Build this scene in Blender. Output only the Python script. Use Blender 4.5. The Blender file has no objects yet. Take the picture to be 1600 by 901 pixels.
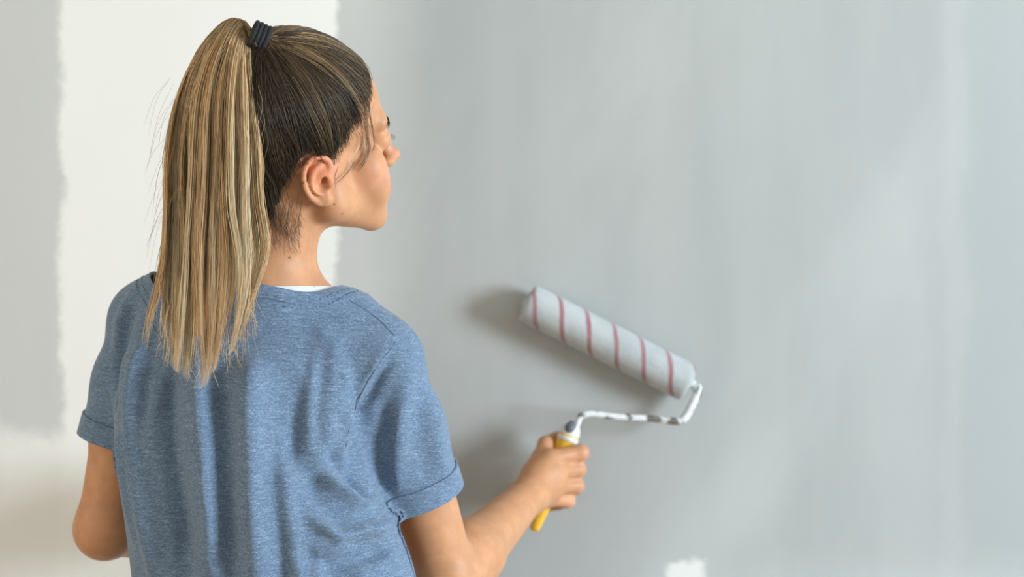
import bpy, bmesh, math, random
import numpy as np
from mathutils import Vector, Matrix

# ------------------------------------------------------------------ camera
FPX = 2900.0
CAM_Z = 1.42
scene = bpy.context.scene
cam_d = bpy.data.cameras.new('camera')
cam = bpy.data.objects.new('camera', cam_d)
scene.collection.objects.link(cam)
cam.location = (0, 0, CAM_Z)
cam.rotation_euler = (math.radians(90), 0, 0)
cam_d.sensor_width = 36.0
cam_d.lens = FPX * 36.0 / 1600.0
cam_d.clip_start = 0.05
cam_d.dof.use_dof = True
cam_d.dof.focus_distance = 2.03
cam_d.dof.aperture_fstop = 3.6
scene.camera = cam

# ------------------------------------------------------------------ world
world = bpy.data.worlds.new('daylight')
scene.world = world
world.use_nodes = True
bg = world.node_tree.nodes['Background']
bg.inputs['Color'].default_value = (0.75, 0.87, 1.0, 1)
bg.inputs['Strength'].default_value = 1.0

# ------------------------------------------------------------------ window light
def area(name, loc, target, sx, sy, power, col):
    d = bpy.data.lights.new(name, 'AREA')
    d.shape = 'RECTANGLE'; d.size = sx; d.size_y = sy
    d.energy = power; d.color = col
    o = bpy.data.objects.new(name, d)
    scene.collection.objects.link(o)
    o.location = loc
    o.rotation_euler = (Vector(target) - Vector(loc)).to_track_quat('-Z', 'Y').to_euler()
    return o
area('right_window_daylight', (3.50, 0.58, 1.66), (0.0, 1.20, 1.60), 0.95, 1.45, 228, (0.76, 0.89, 1.0))
area('rear_window_daylight', (-0.9, -2.12, 1.55), (-0.9, 2.0, 1.55), 2.0, 1.3, 10, (1.0, 0.92, 0.80))
area('left_window_daylight', (-2.32, 0.75, 1.55), (0.0, 0.75, 1.55), 1.4, 1.4, 21, (1.0, 0.82, 0.58))

vs = scene.view_settings
vs.view_transform = 'Standard'; vs.look = 'None'; vs.exposure = 0.0; vs.gamma = 1.0; vs.use_curve_mapping = False
scene.cycles.use_denoising = True
scene.cycles.max_bounces = 8
scene.cycles.diffuse_bounces = 4
scene.cycles.glossy_bounces = 3
scene.cycles.sample_clamp_indirect = 8.0

rng = np.random.default_rng(7)
random.seed(7)
WALL_Y = 2.585
def P(px, py, Y):
    return np.array([(px - 800) / FPX * Y, Y, CAM_Z - (py - 450.5) / FPX * Y])

# ------------------------------------------------------------------ materials
def newmat(name):
    m = bpy.data.materials.new(name); m.use_nodes = True
    nt = m.node_tree
    return m, nt, nt.nodes['Principled BSDF']
def simple(name, col, rough=0.5, metal=0.0, bump=0.0, bscale=300.0, var=0.0):
    m, nt, b = newmat(name)
    b.inputs['Base Color'].default_value = (*col, 1)
    b.inputs['Roughness'].default_value = rough
    b.inputs['Metallic'].default_value = metal
    tc = nt.nodes.new('ShaderNodeTexCoord')
    n = nt.nodes.new('ShaderNodeTexNoise'); n.inputs['Scale'].default_value = bscale
    n.inputs['Detail'].default_value = 4
    nt.links.new(tc.outputs['Object'], n.inputs['Vector'])
    if bump:
        bp = nt.nodes.new('ShaderNodeBump'); bp.inputs['Strength'].default_value = bump
        bp.inputs['Distance'].default_value = 0.001
        nt.links.new(n.outputs['Fac'], bp.inputs['Height']); nt.links.new(bp.outputs['Normal'], b.inputs['Normal'])
    if var:
        mx = nt.nodes.new('ShaderNodeMix'); mx.data_type = 'RGBA'
        mx.inputs['A'].default_value = (*[c * (1 - var) for c in col], 1)
        mx.inputs['B'].default_value = (*[min(1, c * (1 + var)) for c in col], 1)
        nt.links.new(n.outputs['Fac'], mx.inputs['Factor']); nt.links.new(mx.outputs['Result'], b.inputs['Base Color'])
    return m

class NG:
    """tiny node graph helper"""
    def __init__(s, nt): s.nt = nt
    def math(s, op, a, b=None, clamp=False):
        n = s.nt.nodes.new('ShaderNodeMath'); n.operation = op; n.use_clamp = clamp
        for i, v in enumerate((a, b)):
            if v is None: continue
            if isinstance(v, (int, float)): n.inputs[i].default_value = v
            else: s.nt.links.new(v, n.inputs[i])
        return n.outputs[0]
    def noise(s, vec, scale, detail=3, rough=0.5, sc=(1, 1, 1)):
        mp = s.nt.nodes.new('ShaderNodeMapping'); mp.inputs['Scale'].default_value = sc
        s.nt.links.new(vec, mp.inputs['Vector'])
        n = s.nt.nodes.new('ShaderNodeTexNoise'); n.inputs['Scale'].default_value = scale
        n.inputs['Detail'].default_value = detail; n.inputs['Roughness'].default_value = rough
        s.nt.links.new(mp.outputs[0], n.inputs['Vector'])
        return n.outputs['Fac']
    def step(s, v, lo, hi):
        n = s.nt.nodes.new('ShaderNodeMapRange'); n.interpolation_type = 'SMOOTHSTEP'
        s.nt.links.new(v, n.inputs['Value'])
        n.inputs['From Min'].default_value = lo; n.inputs['From Max'].default_value = hi
        return n.outputs['Result']
    def mix(s, f, a, b):
        n = s.nt.nodes.new('ShaderNodeMix'); n.data_type = 'RGBA'
        if isinstance(f, (int, float)): n.inputs['Factor'].default_value = f
        else: s.nt.links.new(f, n.inputs['Factor'])
        for k, v in (('A', a), ('B', b)):
            if isinstance(v, tuple): n.inputs[k].default_value = (*v, 1)
            else: s.nt.links.new(v, n.inputs[k])
        return n.outputs['Result']

# painted wall: off-white primer, grey roller coat with ragged edges and uneven coverage
def wall_paint():
    m, nt, b = newmat('half_painted_wall')
    g = NG(nt)
    tc = nt.nodes.new('ShaderNodeTexCoord'); v = tc.outputs['Object']
    sx = nt.nodes.new('ShaderNodeSeparateXYZ'); nt.links.new(v, sx.inputs[0])
    X, Z = sx.outputs['X'], sx.outputs['Z']
    rag = g.math('MULTIPLY', g.math('SUBTRACT', g.noise(v, 9, 5, 0.7, (1, 1, 1)), 0.5), 0.05)
    wav = g.math('MULTIPLY', g.math('SUBTRACT', g.noise(v, 2.2, 1, 0.5, (0.2, 1, 1)), 0.5), 0.05)
    Xr = g.math('ADD', g.math('ADD', X, rag), wav)
    # right painted field (edge at x = -0.245)
    right = g.step(Xr, -0.252, -0.240)
    # thin first pass next to that edge
    thin = g.math('SUBTRACT', 1.0, g.step(Xr, -0.235, -0.10))
    # left painted strip, ends at z 1.21
    left = g.math('SUBTRACT', 1.0, g.step(Xr, -0.642, -0.626))
    zz = g.math('ADD', Z, g.math('MULTIPLY', rag, 1.5))
    left = g.math('MULTIPLY', left, g.math('ADD', 0.10, g.math('MULTIPLY', 0.90, g.step(zz, 1.19, 1.235))))
    far_left = g.math('MULTIPLY', g.math('SUBTRACT', 1.0, g.step(Xr, -0.76, -0.69)), 0.55)
    left = g.math('MULTIPLY', g.math('MAXIMUM', left, far_left), 0.62)
    # bare patch near the bottom right of the frame
    px = g.math('SUBTRACT', 1.0, g.step(g.math('ABSOLUTE', g.math('SUBTRACT', Xr, 0.245)), 0.020, 0.034))
    pz = g.math('SUBTRACT', 1.0, g.step(g.math('ADD', zz, g.math('MULTIPLY', X, -0.25)), 0.975, 0.99))
    bare = g.math('MULTIPLY', px, pz)
    # uneven coverage, vertical strokes
    strokes = g.noise(v, 5.0, 4, 0.55, (1.3, 1, 0.18))
    cloud = g.noise(v, 2.6, 3, 0.5, (1, 1, 1))
    diag = nt.nodes.new('ShaderNodeMapping'); diag.inputs['Rotation'].default_value = (0, math.radians(-28), 0)
    nt.links.new(v, diag.inputs['Vector'])
    dn = g.noise(diag.outputs[0], 3.2, 4, 0.6, (1.6, 1, 0.4))
    paint = g.mix(g.step(strokes, 0.35, 0.68), (0.405, 0.418, 0.405), (0.455, 0.465, 0.448))
    paint = g.mix(g.math('MULTIPLY', g.step(dn, 0.50, 0.70), 0.22), paint, (0.54, 0.565, 0.545))
    paint = g.mix(g.math('MULTIPLY', g.step(cloud, 0.45, 0.7), 0.3), paint, (0.365, 0.385, 0.385))
    paint = g.mix(g.math('MULTIPLY', g.step(Xr, 0.585, 0.66), 0.6), paint, (.365, .39, .39))
    lnm = g.math('SUBTRACT', 1.0, g.step(g.math('ABSOLUTE', g.math('SUBTRACT', Xr, 0.612)), .006, .022))
    paint = g.mix(g.math('MULTIPLY', lnm, .14), paint, (.56, .58, .57))
    # lighter, wetter swath low on the right
    sw = g.math('ADD', X, g.math('MULTIPLY', Z, -0.55))
    swm = g.math('MULTIPLY', g.math('SUBTRACT', 1.0, g.step(g.math('ABSOLUTE', g.math('ADD', sw, 0.32)), 0.02, 0.10)),
                 g.math('SUBTRACT', 1.0, g.step(Z, 1.10, 1.26)))
    paint = g.mix(g.math('MULTIPLY', swm, 0.30), paint, (0.60, 0.63, 0.61))
    lowb = g.math('MULTIPLY', g.math('SUBTRACT', 1.0, g.step(zz, 0.985, 1.06)), g.step(Xr, 0.16, 0.30))
    paint = g.mix(g.math('MULTIPLY', lowb, 0.22), paint, (0.66, 0.69, 0.68))
    cover = g.math('MAXIMUM', g.math('MULTIPLY', right, g.math('SUBTRACT', 1.0, g.math('MULTIPLY', thin, 0.32))), left)
    cover = g.math('MULTIPLY', cover, g.math('SUBTRACT', 1.0, g.math('MULTIPLY', bare, 0.85)))
    primer = g.mix(g.noise(v, 3, 4), (0.83, 0.82, 0.775), (0.89, 0.88, 0.84))
    col = g.mix(cover, primer, paint)
    nt.links.new(col, b.inputs['Base Color'])
    b.inputs['Roughness'].default_value = 0.62
    bp = nt.nodes.new('ShaderNodeBump'); bp.inputs['Strength'].default_value = 0.25; bp.inputs['Distance'].default_value = 0.0006
    nt.links.new(g.noise(v, 260, 3), bp.inputs['Height']); nt.links.new(bp.outputs['Normal'], b.inputs['Normal'])
    return m

M_wall = wall_paint()
M_plaster = simple('unpainted_plaster', (0.50, 0.48, 0.44), 0.8, bump=0.2, bscale=120, var=0.04)
M_floor = simple('plank_brown', (0.34, 0.24, 0.16), 0.5, bump=0.2, bscale=30, var=0.2)
M_frame = simple('white_lacquer', (0.8, 0.8, 0.78), 0.35, var=0.02)

def skin():
    m, nt, b = newmat('skin')
    g = NG(nt)
    at = nt.nodes.new('ShaderNodeAttribute'); at.attribute_name = 'tint'
    tc = nt.nodes.new('ShaderNodeTexCoord'); v = tc.outputs['Object']
    mo = g.mix(g.step(g.noise(v, 45, 5, 0.6), 0.35, 0.7), (0.86, 0.86, 0.86), (1.0, 1.0, 1.0))
    mul = nt.nodes.new('ShaderNodeMix'); mul.data_type = 'RGBA'; mul.blend_type = 'MULTIPLY'
    mul.inputs['Factor'].default_value = 1.0
    nt.links.new(at.outputs['Color'], mul.inputs['A']); nt.links.new(mo, mul.inputs['B'])
    nt.links.new(mul.outputs['Result'], b.inputs['Base Color'])
    b.inputs['Roughness'].default_value = 0.48
    b.inputs['Specular IOR Level'].default_value = 0.28
    b.inputs['Subsurface Weight'].default_value = 0.18
    b.inputs['Subsurface Radius'].default_value = (1.0, 0.35, 0.18)
    b.inputs['Subsurface Scale'].default_value = 0.006
    bp = nt.nodes.new('ShaderNodeBump'); bp.inputs['Strength'].default_value = 0.25; bp.inputs['Distance'].default_value = 0.0006
    nt.links.new(g.noise(v, 700, 3), bp.inputs['Height']); nt.links.new(bp.outputs['Normal'], b.inputs['Normal'])
    return m
M_skin = skin()

def heather(name, c1, c2, c3):
    m, nt, b = newmat(name)
    g = NG(nt)
    tc = nt.nodes.new('ShaderNodeTexCoord'); v = tc.outputs['Object']
    n1 = g.noise(v, 800, 4, 0.75, (0.40, 0.40, 1.0))
    n2 = g.noise(v, 330, 3, 0.7, (0.22, 0.22, 1.3))
    n3 = g.noise(v, 1500, 2, 0.6, (0.7, 0.7, 1.0))
    f = g.math('ADD', g.math('ADD', g.math('MULTIPLY', n1, 0.5), g.math('MULTIPLY', n2, 0.25)), g.math('MULTIPLY', n3, 0.25))
    c = g.mix(g.step(f, 0.40, 0.54), c1, c2)
    c = g.mix(g.step(f, 0.52, 0.66), c, c3)
    nt.links.new(c, b.inputs['Base Color'])
    b.inputs['Roughness'].default_value = 0.9
    b.inputs['Specular IOR Level'].default_value = 0.15
    b.inputs['Sheen Weight'].default_value = 0.25
    b.inputs['Sheen Roughness'].default_value = 0.5
    bp = nt.nodes.new('ShaderNodeBump'); bp.inputs['Strength'].default_value = 0.35; bp.inputs['Distance'].default_value = 0.0006
    nt.links.new(f, bp.inputs['Height']); nt.links.new(bp.outputs['Normal'], b.inputs['Normal'])
    return m
M_shirt = heather('heather_blue_jersey', (0.086, 0.130, 0.197), (0.155, 0.225, 0.322), (0.36, 0.44, 0.54))
M_white_cotton = heather('white_cotton', (0.62, 0.62, 0.64), (0.70, 0.70, 0.72), (0.78, 0.78, 0.80))
M_denim = heather('dark_denim', (0.02, 0.03, 0.06), (0.04, 0.06, 0.11), (0.10, 0.13, 0.19))
M_shoe = simple('grey_canvas', (0.35, 0.35, 0.36), 0.8, bump=0.4, bscale=500)
M_sole = simple('white_rubber', (0.75, 0.75, 0.72), 0.6)

def hairmat(name):
    m, nt, b = newmat(name)
    at = nt.nodes.new('ShaderNodeAttribute'); at.attribute_name = 'tint'
    nt.links.new(at.outputs['Color'], b.inputs['Base Color'])
    b.inputs['Roughness'].default_value = 0.38
    b.inputs['Specular IOR Level'].default_value = 0.45
    tl = nt.nodes.new('ShaderNodeBsdfTranslucent'); nt.links.new(at.outputs['Color'], tl.inputs['Color'])
    ms = nt.nodes.new('ShaderNodeMixShader'); ms.inputs[0].default_value = 0.30
    nt.links.new(b.outputs[0], ms.inputs[1]); nt.links.new(tl.outputs[0], ms.inputs[2])
    nt.links.new(ms.outputs[0], nt.nodes['Material Output'].inputs['Surface'])
    return m
M_hair = hairmat('hair_strands')
M_scalp = simple('dark_scalp_hair', (0.05, 0.036, 0.026), 0.7, bump=0.3, bscale=200)
M_elastic = simple('black_elastic', (0.012, 0.012, 0.016), 0.75, bump=0.8, bscale=900)
M_eye = simple('eye_white', (0.75, 0.72, 0.70), 0.15)
M_iris = simple('blue_iris', (0.06, 0.11, 0.16), 0.1)

# ------------------------------------------------------------------ object helpers
def link(o, parent=None):
    scene.collection.objects.link(o)
    if parent is not None:
        o.parent = parent
        o.matrix_parent_inverse = Matrix.Translation(parent.location).inverted()
    return o
def mesh_np(name, V, F, mat, parent=None, smooth=True, tint=None):
    """V n x 3, F m x 3 or m x 4"""
    me = bpy.data.meshes.new(name)
    V = np.asarray(V, np.float32); F = np.asarray(F, np.int32)
    k = F.shape[1]
    me.vertices.add(len(V)); me.vertices.foreach_set('co', V.ravel())
    me.loops.add(F.size); me.loops.foreach_set('vertex_index', F.ravel())
    me.polygons.add(len(F))
    me.polygons.foreach_set('loop_start', np.arange(0, F.size, k, dtype=np.int32))
    me.polygons.foreach_set('loop_total', np.full(len(F), k, np.int32))
    me.update(calc_edges=True)
    if smooth: me.polygons.foreach_set('use_smooth', np.ones(len(F), bool))
    if tint is not None:
        a = me.color_attributes.new('tint', 'FLOAT_COLOR', 'POINT')
        c = np.ones((len(V), 4), np.float32); c[:, :3] = tint
        a.data.foreach_set('color', c.ravel())
    me.materials.append(mat)
    o = bpy.data.objects.new(name, me)
    return link(o, parent)
def bm_obj(name, bm, mat, parent=None, smooth=False, **props):
    me = bpy.data.meshes.new(name); bm.to_mesh(me); bm.free()
    if smooth:
        for p in me.polygons: p.use_smooth = True
    me.materials.append(mat)
    o = bpy.data.objects.new(name, me)
    link(o, parent)
    for k, v in props.items(): o[k] = v
    return o
def box_bm(bm, x0, x1, y0, y1, z0, z1):
    r = bmesh.ops.create_cube(bm, size=1)
    for v in r['verts']:
        v.co = Vector((x0 + (v.co.x + .5) * (x1 - x0), y0 + (v.co.y + .5) * (y1 - y0), z0 + (v.co.z + .5) * (z1 - z0)))
    return bm
def tube(path, radii, n=12, cap=True, squash=None):
    """swept tube: V, F(quads)"""
    path = np.asarray(path, float); radii = np.broadcast_to(np.asarray(radii, float), (len(path),))
    T = np.gradient(path, axis=0); T /= np.linalg.norm(T, axis=1)[:, None] + 1e-9
    up = np.array([0, 0, 1.0]) if abs(T[0][2]) < 0.9 else np.array([0, 1.0, 0])
    N = np.cross(T[0], up); N /= np.linalg.norm(N)
    Vs = []
    for i in range(len(path)):
        N = N - T[i] * N.dot(T[i]); N /= np.linalg.norm(N)
        B = np.cross(T[i], N)
        a = np.arange(n) / n * 2 * np.pi
        Vs.append(path[i] + radii[i] * (np.cos(a)[:, None] * N + np.sin(a)[:, None] * B))
    V = np.concatenate(Vs)
    F = []
    for i in range(len(path) - 1):
        for j in range(n):
            F.append((i * n + j, i * n + (j + 1) % n, (i + 1) * n + (j + 1) % n, (i + 1) * n + j))
    if cap:
        V = np.concatenate([V, path[:1], path[-1:]])
        c0, c1 = len(V) - 2, len(V) - 1
        for j in range(n):
            F.append((c0, (j + 1) % n, j, j)); F.append((c1, (len(path) - 1) * n + j, (len(path) - 1) * n + (j + 1) % n, (len(path) - 1) * n + (j + 1) % n))
    return V, F
def tube_bm(bm, path, radii, n=12):
    V, F = tube(path, radii, n)
    vs = [bm.verts.new(v) for v in V]
    for f in F:
        ids = list(dict.fromkeys(f))
        try: bm.faces.new([vs[i] for i in ids])
        except ValueError: pass
    return bm
def smooth_path(pts, n):
    """Catmull-Rom through pts"""
    pts = np.asarray(pts, float)
    p = np.concatenate([[2 * pts[0] - pts[1]], pts, [2 * pts[-1] - pts[-2]]])
    out = []
    m = len(pts) - 1
    for t in np.linspace(0, m, n):
        i = min(int(t), m - 1); u = t - i
        a, b, c, d = p[i], p[i + 1], p[i + 2], p[i + 3]
        out.append(0.5 * (2 * b + (c - a) * u + (2 * a - 5 * b + 4 * c - d) * u * u + (3 * b - a - 3 * c + d) * u ** 3))
    return np.array(out)

# ------------------------------------------------------------------ room shell
X0, X1, Y0, Y1, ZC = -2.4, 3.6, -2.2, WALL_Y, 2.65
def wall_with_hole(name, axis, pos, thick, a0, a1, hole, mat, **kw):
    """axis 'x': wall plane x=pos, runs along y; axis 'y': plane y=pos, runs along x. hole=(h0,h1,z0,z1)"""
    bm = bmesh.new()
    def bx(p0, p1, z0, z1):
        if axis == 'x': box_bm(bm, min(pos, pos + thick), max(pos, pos + thick), p0, p1, z0, z1)
        else: box_bm(bm, p0, p1, min(pos, pos + thick), max(pos, pos + thick), z0, z1)
    if hole:
        h0, h1, z0, z1 = hole
        bx(a0, h0, 0, ZC); bx(h1, a1, 0, ZC); bx(h0, h1, 0, z0); bx(h0, h1, z1, ZC)
    else: bx(a0, a1, 0, ZC)
    o = bm_obj(name, bm, mat); o['kind'] = 'structure'
    return o
bm = bmesh.new(); box_bm(bm, X0, X1, Y0, Y1, -0.1, 0)
o = bm_obj('floor', bm, M_floor); o['kind'] = 'structure'; floor = o
bm = bmesh.new(); box_bm(bm, X0, X1, Y0, Y1, ZC, ZC + 0.1)
o = bm_obj('ceiling', bm, M_plaster); o['kind'] = 'structure'
wb = wall_with_hole('wall_back', 'y', Y1, 0.12, X0 - .1, X1 + .1, None, M_wall)
wall_with_hole('wall_right', 'x', X1, 0.12, Y0, Y1, (0.05, 1.11, 0.85, 2.45), M_plaster)
wall_with_hole('wall_left', 'x', X0, -0.12, Y0, Y1, (0.0, 1.5, 0.8, 2.3), M_plaster)
wall_with_hole('wall_rear', 'y', Y0, -0.12, X0 - .1, X1 + .1, (-2.05, 0.25, 0.75, 2.35), M_plaster)
M_glass, nt, b = newmat('window_glass')
nt.nodes.remove(b)
tr = nt.nodes.new('ShaderNodeBsdfTransparent'); tr.inputs[0].default_value = (0.93, 0.96, 0.95, 1)
gl = nt.nodes.new('ShaderNodeBsdfGlossy'); gl.inputs['Roughness'].default_value = 0.02
mx = nt.nodes.new('ShaderNodeMixShader'); mx.inputs[0].default_value = 0.06
nt.links.new(tr.outputs[0], mx.inputs[1]); nt.links.new(gl.outputs[0], mx.inputs[2])
nt.links.new(mx.outputs[0], nt.nodes['Material Output'].inputs['Surface'])
def window(n, axis, pos, h0, h1, z0, z1, out):
    bm = bmesh.new()
    def bx(bm, p0, p1, a, c, d=0.05):
        q0, q1 = sorted((pos + out * 0.05, pos + out * (0.05 + d)))
        if axis == 'x': box_bm(bm, q0, q1, p0, p1, a, c)
        else: box_bm(bm, p0, p1, q0, q1, a, c)
    w = 0.05; mid = (h0 + h1) / 2
    for a in ((h0, h0 + w, z0, z1), (h1 - w, h1, z0, z1), (h0 + w, h1 - w, z0, z0 + w), (h0 + w, h1 - w, z1 - w, z1), (mid - w / 2, mid + w / 2, z0 + w, z1 - w)): bx(bm, *a)
    o = bm_obj('window_%d' % n, bm, M_frame); o['kind'] = 'structure'
    for p0, p1 in ((h0 + w, mid - w / 2), (mid + w / 2, h1 - w)):
        bm = bmesh.new(); bx(bm, p0, p1, z0 + w, z1 - w, 0.006); bm_obj('pane', bm, M_glass, o)
window(1, 'x', X1, 0.05, 1.11, 0.85, 2.45, 1)
window(2, 'x', X0, 0.0, 1.5, 0.8, 2.3, -1)
window(3, 'y', Y0, -2.05, 0.25, 0.75, 2.35, -1)
bm = bmesh.new(); box_bm(bm, X0, X1, Y1 - 0.014, Y1, 0, 0.09)
o = bm_obj('baseboard_back', bm, M_frame); o['kind'] = 'structure'

# ------------------------------------------------------------------ implicit surface modelling
def axis_from(segs):
    """segs: list of (start, spacing); last entry is end"""
    out = []
    for (a, h), (b2, _) in zip(segs[:-1], segs[1:]):
        n = max(1, int(round((b2 - a) / h)))
        out.append(np.linspace(a, b2, n, endpoint=False))
    out.append([segs[-1][0]])
    return np.concatenate(out).astype(np.float32)
def segdist(Pt, a, b):
    """distance and parameter to a segment; Pt tuple of broadcast arrays"""
    d = b - a; L2 = float(d.dot(d)) + 1e-12
    t = ((Pt[0] - a[0]) * d[0] + (Pt[1] - a[1]) * d[1] + (Pt[2] - a[2]) * d[2]) / L2
    t = np.clip(t, 0, 1)
    q = np.sqrt((Pt[0] - a[0] - t * d[0]) ** 2 + (Pt[1] - a[1] - t * d[1]) ** 2 + (Pt[2] - a[2] - t * d[2]) ** 2)
    return q, t
class Field:
    def __init__(s, xs, ys, zs):
        s.ax = (xs, ys, zs); s.F = np.full((len(xs), len(ys), len(zs)), 0.2, np.float32)
    def win(s, lo, hi):
        sl = []
        for i in range(3):
            a = np.searchsorted(s.ax[i], lo[i]); b = np.searchsorted(s.ax[i], hi[i])
            if b <= a: return None
            sl.append(slice(max(a - 1, 0), b + 1))
        X = s.ax[0][sl[0]][:, None, None]; Y = s.ax[1][sl[1]][None, :, None]; Z = s.ax[2][sl[2]][None, None, :]
        return tuple(sl), (X, Y, Z)
    def apply(s, lo, hi, fn, k, mode='add'):
        m = k * 1.7 + 0.009
        w = s.win(np.asarray(lo) - m, np.asarray(hi) + m)
        if w is None: return
        sl, Pt = w
        d = fn(Pt).astype(np.float32); a = s.F[sl]
        if mode == 'add':
            if k > 0:
                h = np.maximum(k - np.abs(a - d), 0) / k
                s.F[sl] = np.minimum(a, d) - h * h * k * 0.25
            else: s.F[sl] = np.minimum(a, d)
        else:
            d = -d
            if k > 0:
                h = np.maximum(k - np.abs(a - d), 0) / k
                s.F[sl] = np.maximum(a, d) + h * h * k * 0.25
            else: s.F[sl] = np.maximum(a, d)
    def cone(s, a, b, ra, rb, k=0.01, mode='add'):
        a = np.asarray(a, float); b = np.asarray(b, float); r = max(ra, rb)
        def fn(Pt):
            q, t = segdist(Pt, a, b)
            return q - (ra + (rb - ra) * t)
        s.apply(np.minimum(a, b) - r, np.maximum(a, b) + r, fn, k, mode)
    def ell(s, c, r, R=None, k=0.01, mode='add'):
        c = np.asarray(c, float); r = np.asarray(r, float)
        R = np.eye(3) if R is None else R        # columns = local axes in world
        ext = np.sqrt(((R * r[None, :]) ** 2).sum(1))
        def fn(Pt):
            D = [Pt[i] - c[i] for i in range(3)]
            L = [D[0] * R[0, j] + D[1] * R[1, j] + D[2] * R[2, j] for j in range(3)]
            k0 = np.sqrt((L[0] / r[0]) ** 2 + (L[1] / r[1]) ** 2 + (L[2] / r[2]) ** 2)
            k1 = np.sqrt((L[0] / r[0] ** 2) ** 2 + (L[1] / r[1] ** 2) ** 2 + (L[2] / r[2] ** 2) ** 2)
            return k0 * (k0 - 1.0) / (k1 + 1e-6)
        s.apply(c - ext, c + ext, fn, k, mode)
    def poly(s, pts, radii, k=0.01, mode='add'):
        for i in range(len(pts) - 1): s.cone(pts[i], pts[i + 1], radii[i], radii[i + 1], k, mode)
    def stack(s, table, k=0.02, mode='add'):
        """table rows z, cx, cy, rx, ry (z ascending): elliptical sweep"""
        T = np.asarray(table, float)
        lo = [(T[:, 1] - T[:, 3]).min(), (T[:, 2] - T[:, 4]).min(), T[0, 0]]
        hi = [(T[:, 1] + T[:, 3]).max(), (T[:, 2] + T[:, 4]).max(), T[-1, 0]]
        def fn(Pt):
            z = Pt[2]
            zi = np.linspace(T[0, 0], T[-1, 0], 80)
            co = []
            for c in range(1, 5):
                v = np.interp(zi, T[:, 0], T[:, c]); v = np.convolve(np.pad(v, 4, 'edge'), np.ones(9) / 9, 'valid')
                co.append(np.interp(z.ravel(), zi, v)[None, None, :])
            cx, cy, rx, ry = co
            q = np.sqrt(((Pt[0] - cx) / rx) ** 2 + ((Pt[1] - cy) / ry) ** 2)
            q1 = np.sqrt(((Pt[0] - cx) / rx ** 2) ** 2 + ((Pt[1] - cy) / ry ** 2) ** 2) + 1e-4
            d = q * (q - 1) / q1
            ez = np.maximum(T[0, 0] - z, z - T[-1, 0])
            return np.maximum(d, ez)
        s.apply(lo, hi, fn, k, mode)
    def mesh(s):
        """surface nets"""
        F = s.F; S = F < 0; nx, ny, nz = F.shape
        act = np.zeros((nx - 1, ny - 1, nz - 1), bool)
        ex = S[1:] != S[:-1]; ey = S[:, 1:] != S[:, :-1]; ez = S[:, :, 1:] != S[:, :, :-1]
        for dj in (0, 1):
            for dk in (0, 1): act |= ex[:, dj:ny - 1 + dj, dk:nz - 1 + dk]
        for di in (0, 1):
            for dk in (0, 1): act |= ey[di:nx - 1 + di, :, dk:nz - 1 + dk]
            for dj in (0, 1): act |= ez[di:nx - 1 + di, dj:ny - 1 + dj, :]
        cells = np.argwhere(act)
        lin = (cells[:, 0] * (ny - 1) + cells[:, 1]) * (nz - 1) + cells[:, 2]   # sorted
        acc = np.zeros((len(cells), 3)); cnt = np.zeros(len(cells))
        ax = [np.asarray(a, float) for a in s.ax]
        def corner(d):
            i, j, k = (cells + d).T
            return F[i, j, k].astype(float), np.stack([ax[0][i], ax[1][j], ax[2][k]], 1)
        cs = {}
        for d in [(i, j, k) for i in (0, 1) for j in (0, 1) for k in (0, 1)]: cs[d] = corner(np.array(d))
        for d in cs:
            for a in range(3):
                if d[a] == 0:
                    e = list(d); e[a] = 1; e = tuple(e)
                    f0, p0 = cs[d]; f1, p1 = cs[e]
                    m = (f0 < 0) != (f1 < 0)
                    t = f0[m] / (f0[m] - f1[m])
                    acc[m] += p0[m] + t[:, None] * (p1[m] - p0[m]); cnt[m] += 1
        V = acc / cnt[:, None]
        def idx(c): return np.searchsorted(lin, (c[:, 0] * (ny - 1) + c[:, 1]) * (nz - 1) + c[:, 2])
        quads = []
        for a, E in ((0, ex), (1, ey), (2, ez)):
            c = np.argwhere(E)
            b1, b2 = (a + 1) % 3, (a + 2) % 3
            dims = (nx - 1, ny - 1, nz - 1)
            m = (c[:, b1] > 0) & (c[:, b2] > 0) & (c[:, b1] < dims[b1]) & (c[:, b2] < dims[b2])
            c = c[m]
            o1 = np.zeros(3, int); o1[b1] = 1; o2 = np.zeros(3, int); o2[b2] = 1
            q = np.stack([idx(c - o1 - o2), idx(c - o2), idx(c), idx(c - o1)], 1)
            ins = S[c[:, 0], c[:, 1], c[:, 2]]
            q[~ins] = q[~ins][:, ::-1]
            quads.append(q)
        return V, np.concatenate(quads)
def relax(V, Q, it=2, lam=0.5):
    E = np.concatenate([Q[:, [0, 1]], Q[:, [1, 2]], Q[:, [2, 3]], Q[:, [3, 0]]])
    n = len(V); deg = np.bincount(E[:, 0], minlength=n) + np.bincount(E[:, 1], minlength=n)
    for i in range(it):
        for l in (lam, -lam * 1.04) if it > 1 else (lam,):
            A = np.stack([np.bincount(E[:, 0], V[E[:, 1], c], n) + np.bincount(E[:, 1], V[E[:, 0], c], n) for c in range(3)], 1) / np.maximum(deg, 1)[:, None]
            V = V + l * (A - V)
    return V
def vnormals(V, Q):
    Nf = np.cross(V[Q[:, 2]] - V[Q[:, 0]], V[Q[:, -1]] - V[Q[:, 1]] if Q.shape[1] == 4 else V[Q[:, 1]] - V[Q[:, 0]])
    if Q.shape[1] == 3: Nf = -Nf
    N = np.stack([sum(np.bincount(Q[:, k], Nf[:, c], len(V)) for k in range(Q.shape[1])) for c in range(3)], 1)
    return N / (np.linalg.norm(N, axis=1)[:, None] + 1e-12)
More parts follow.
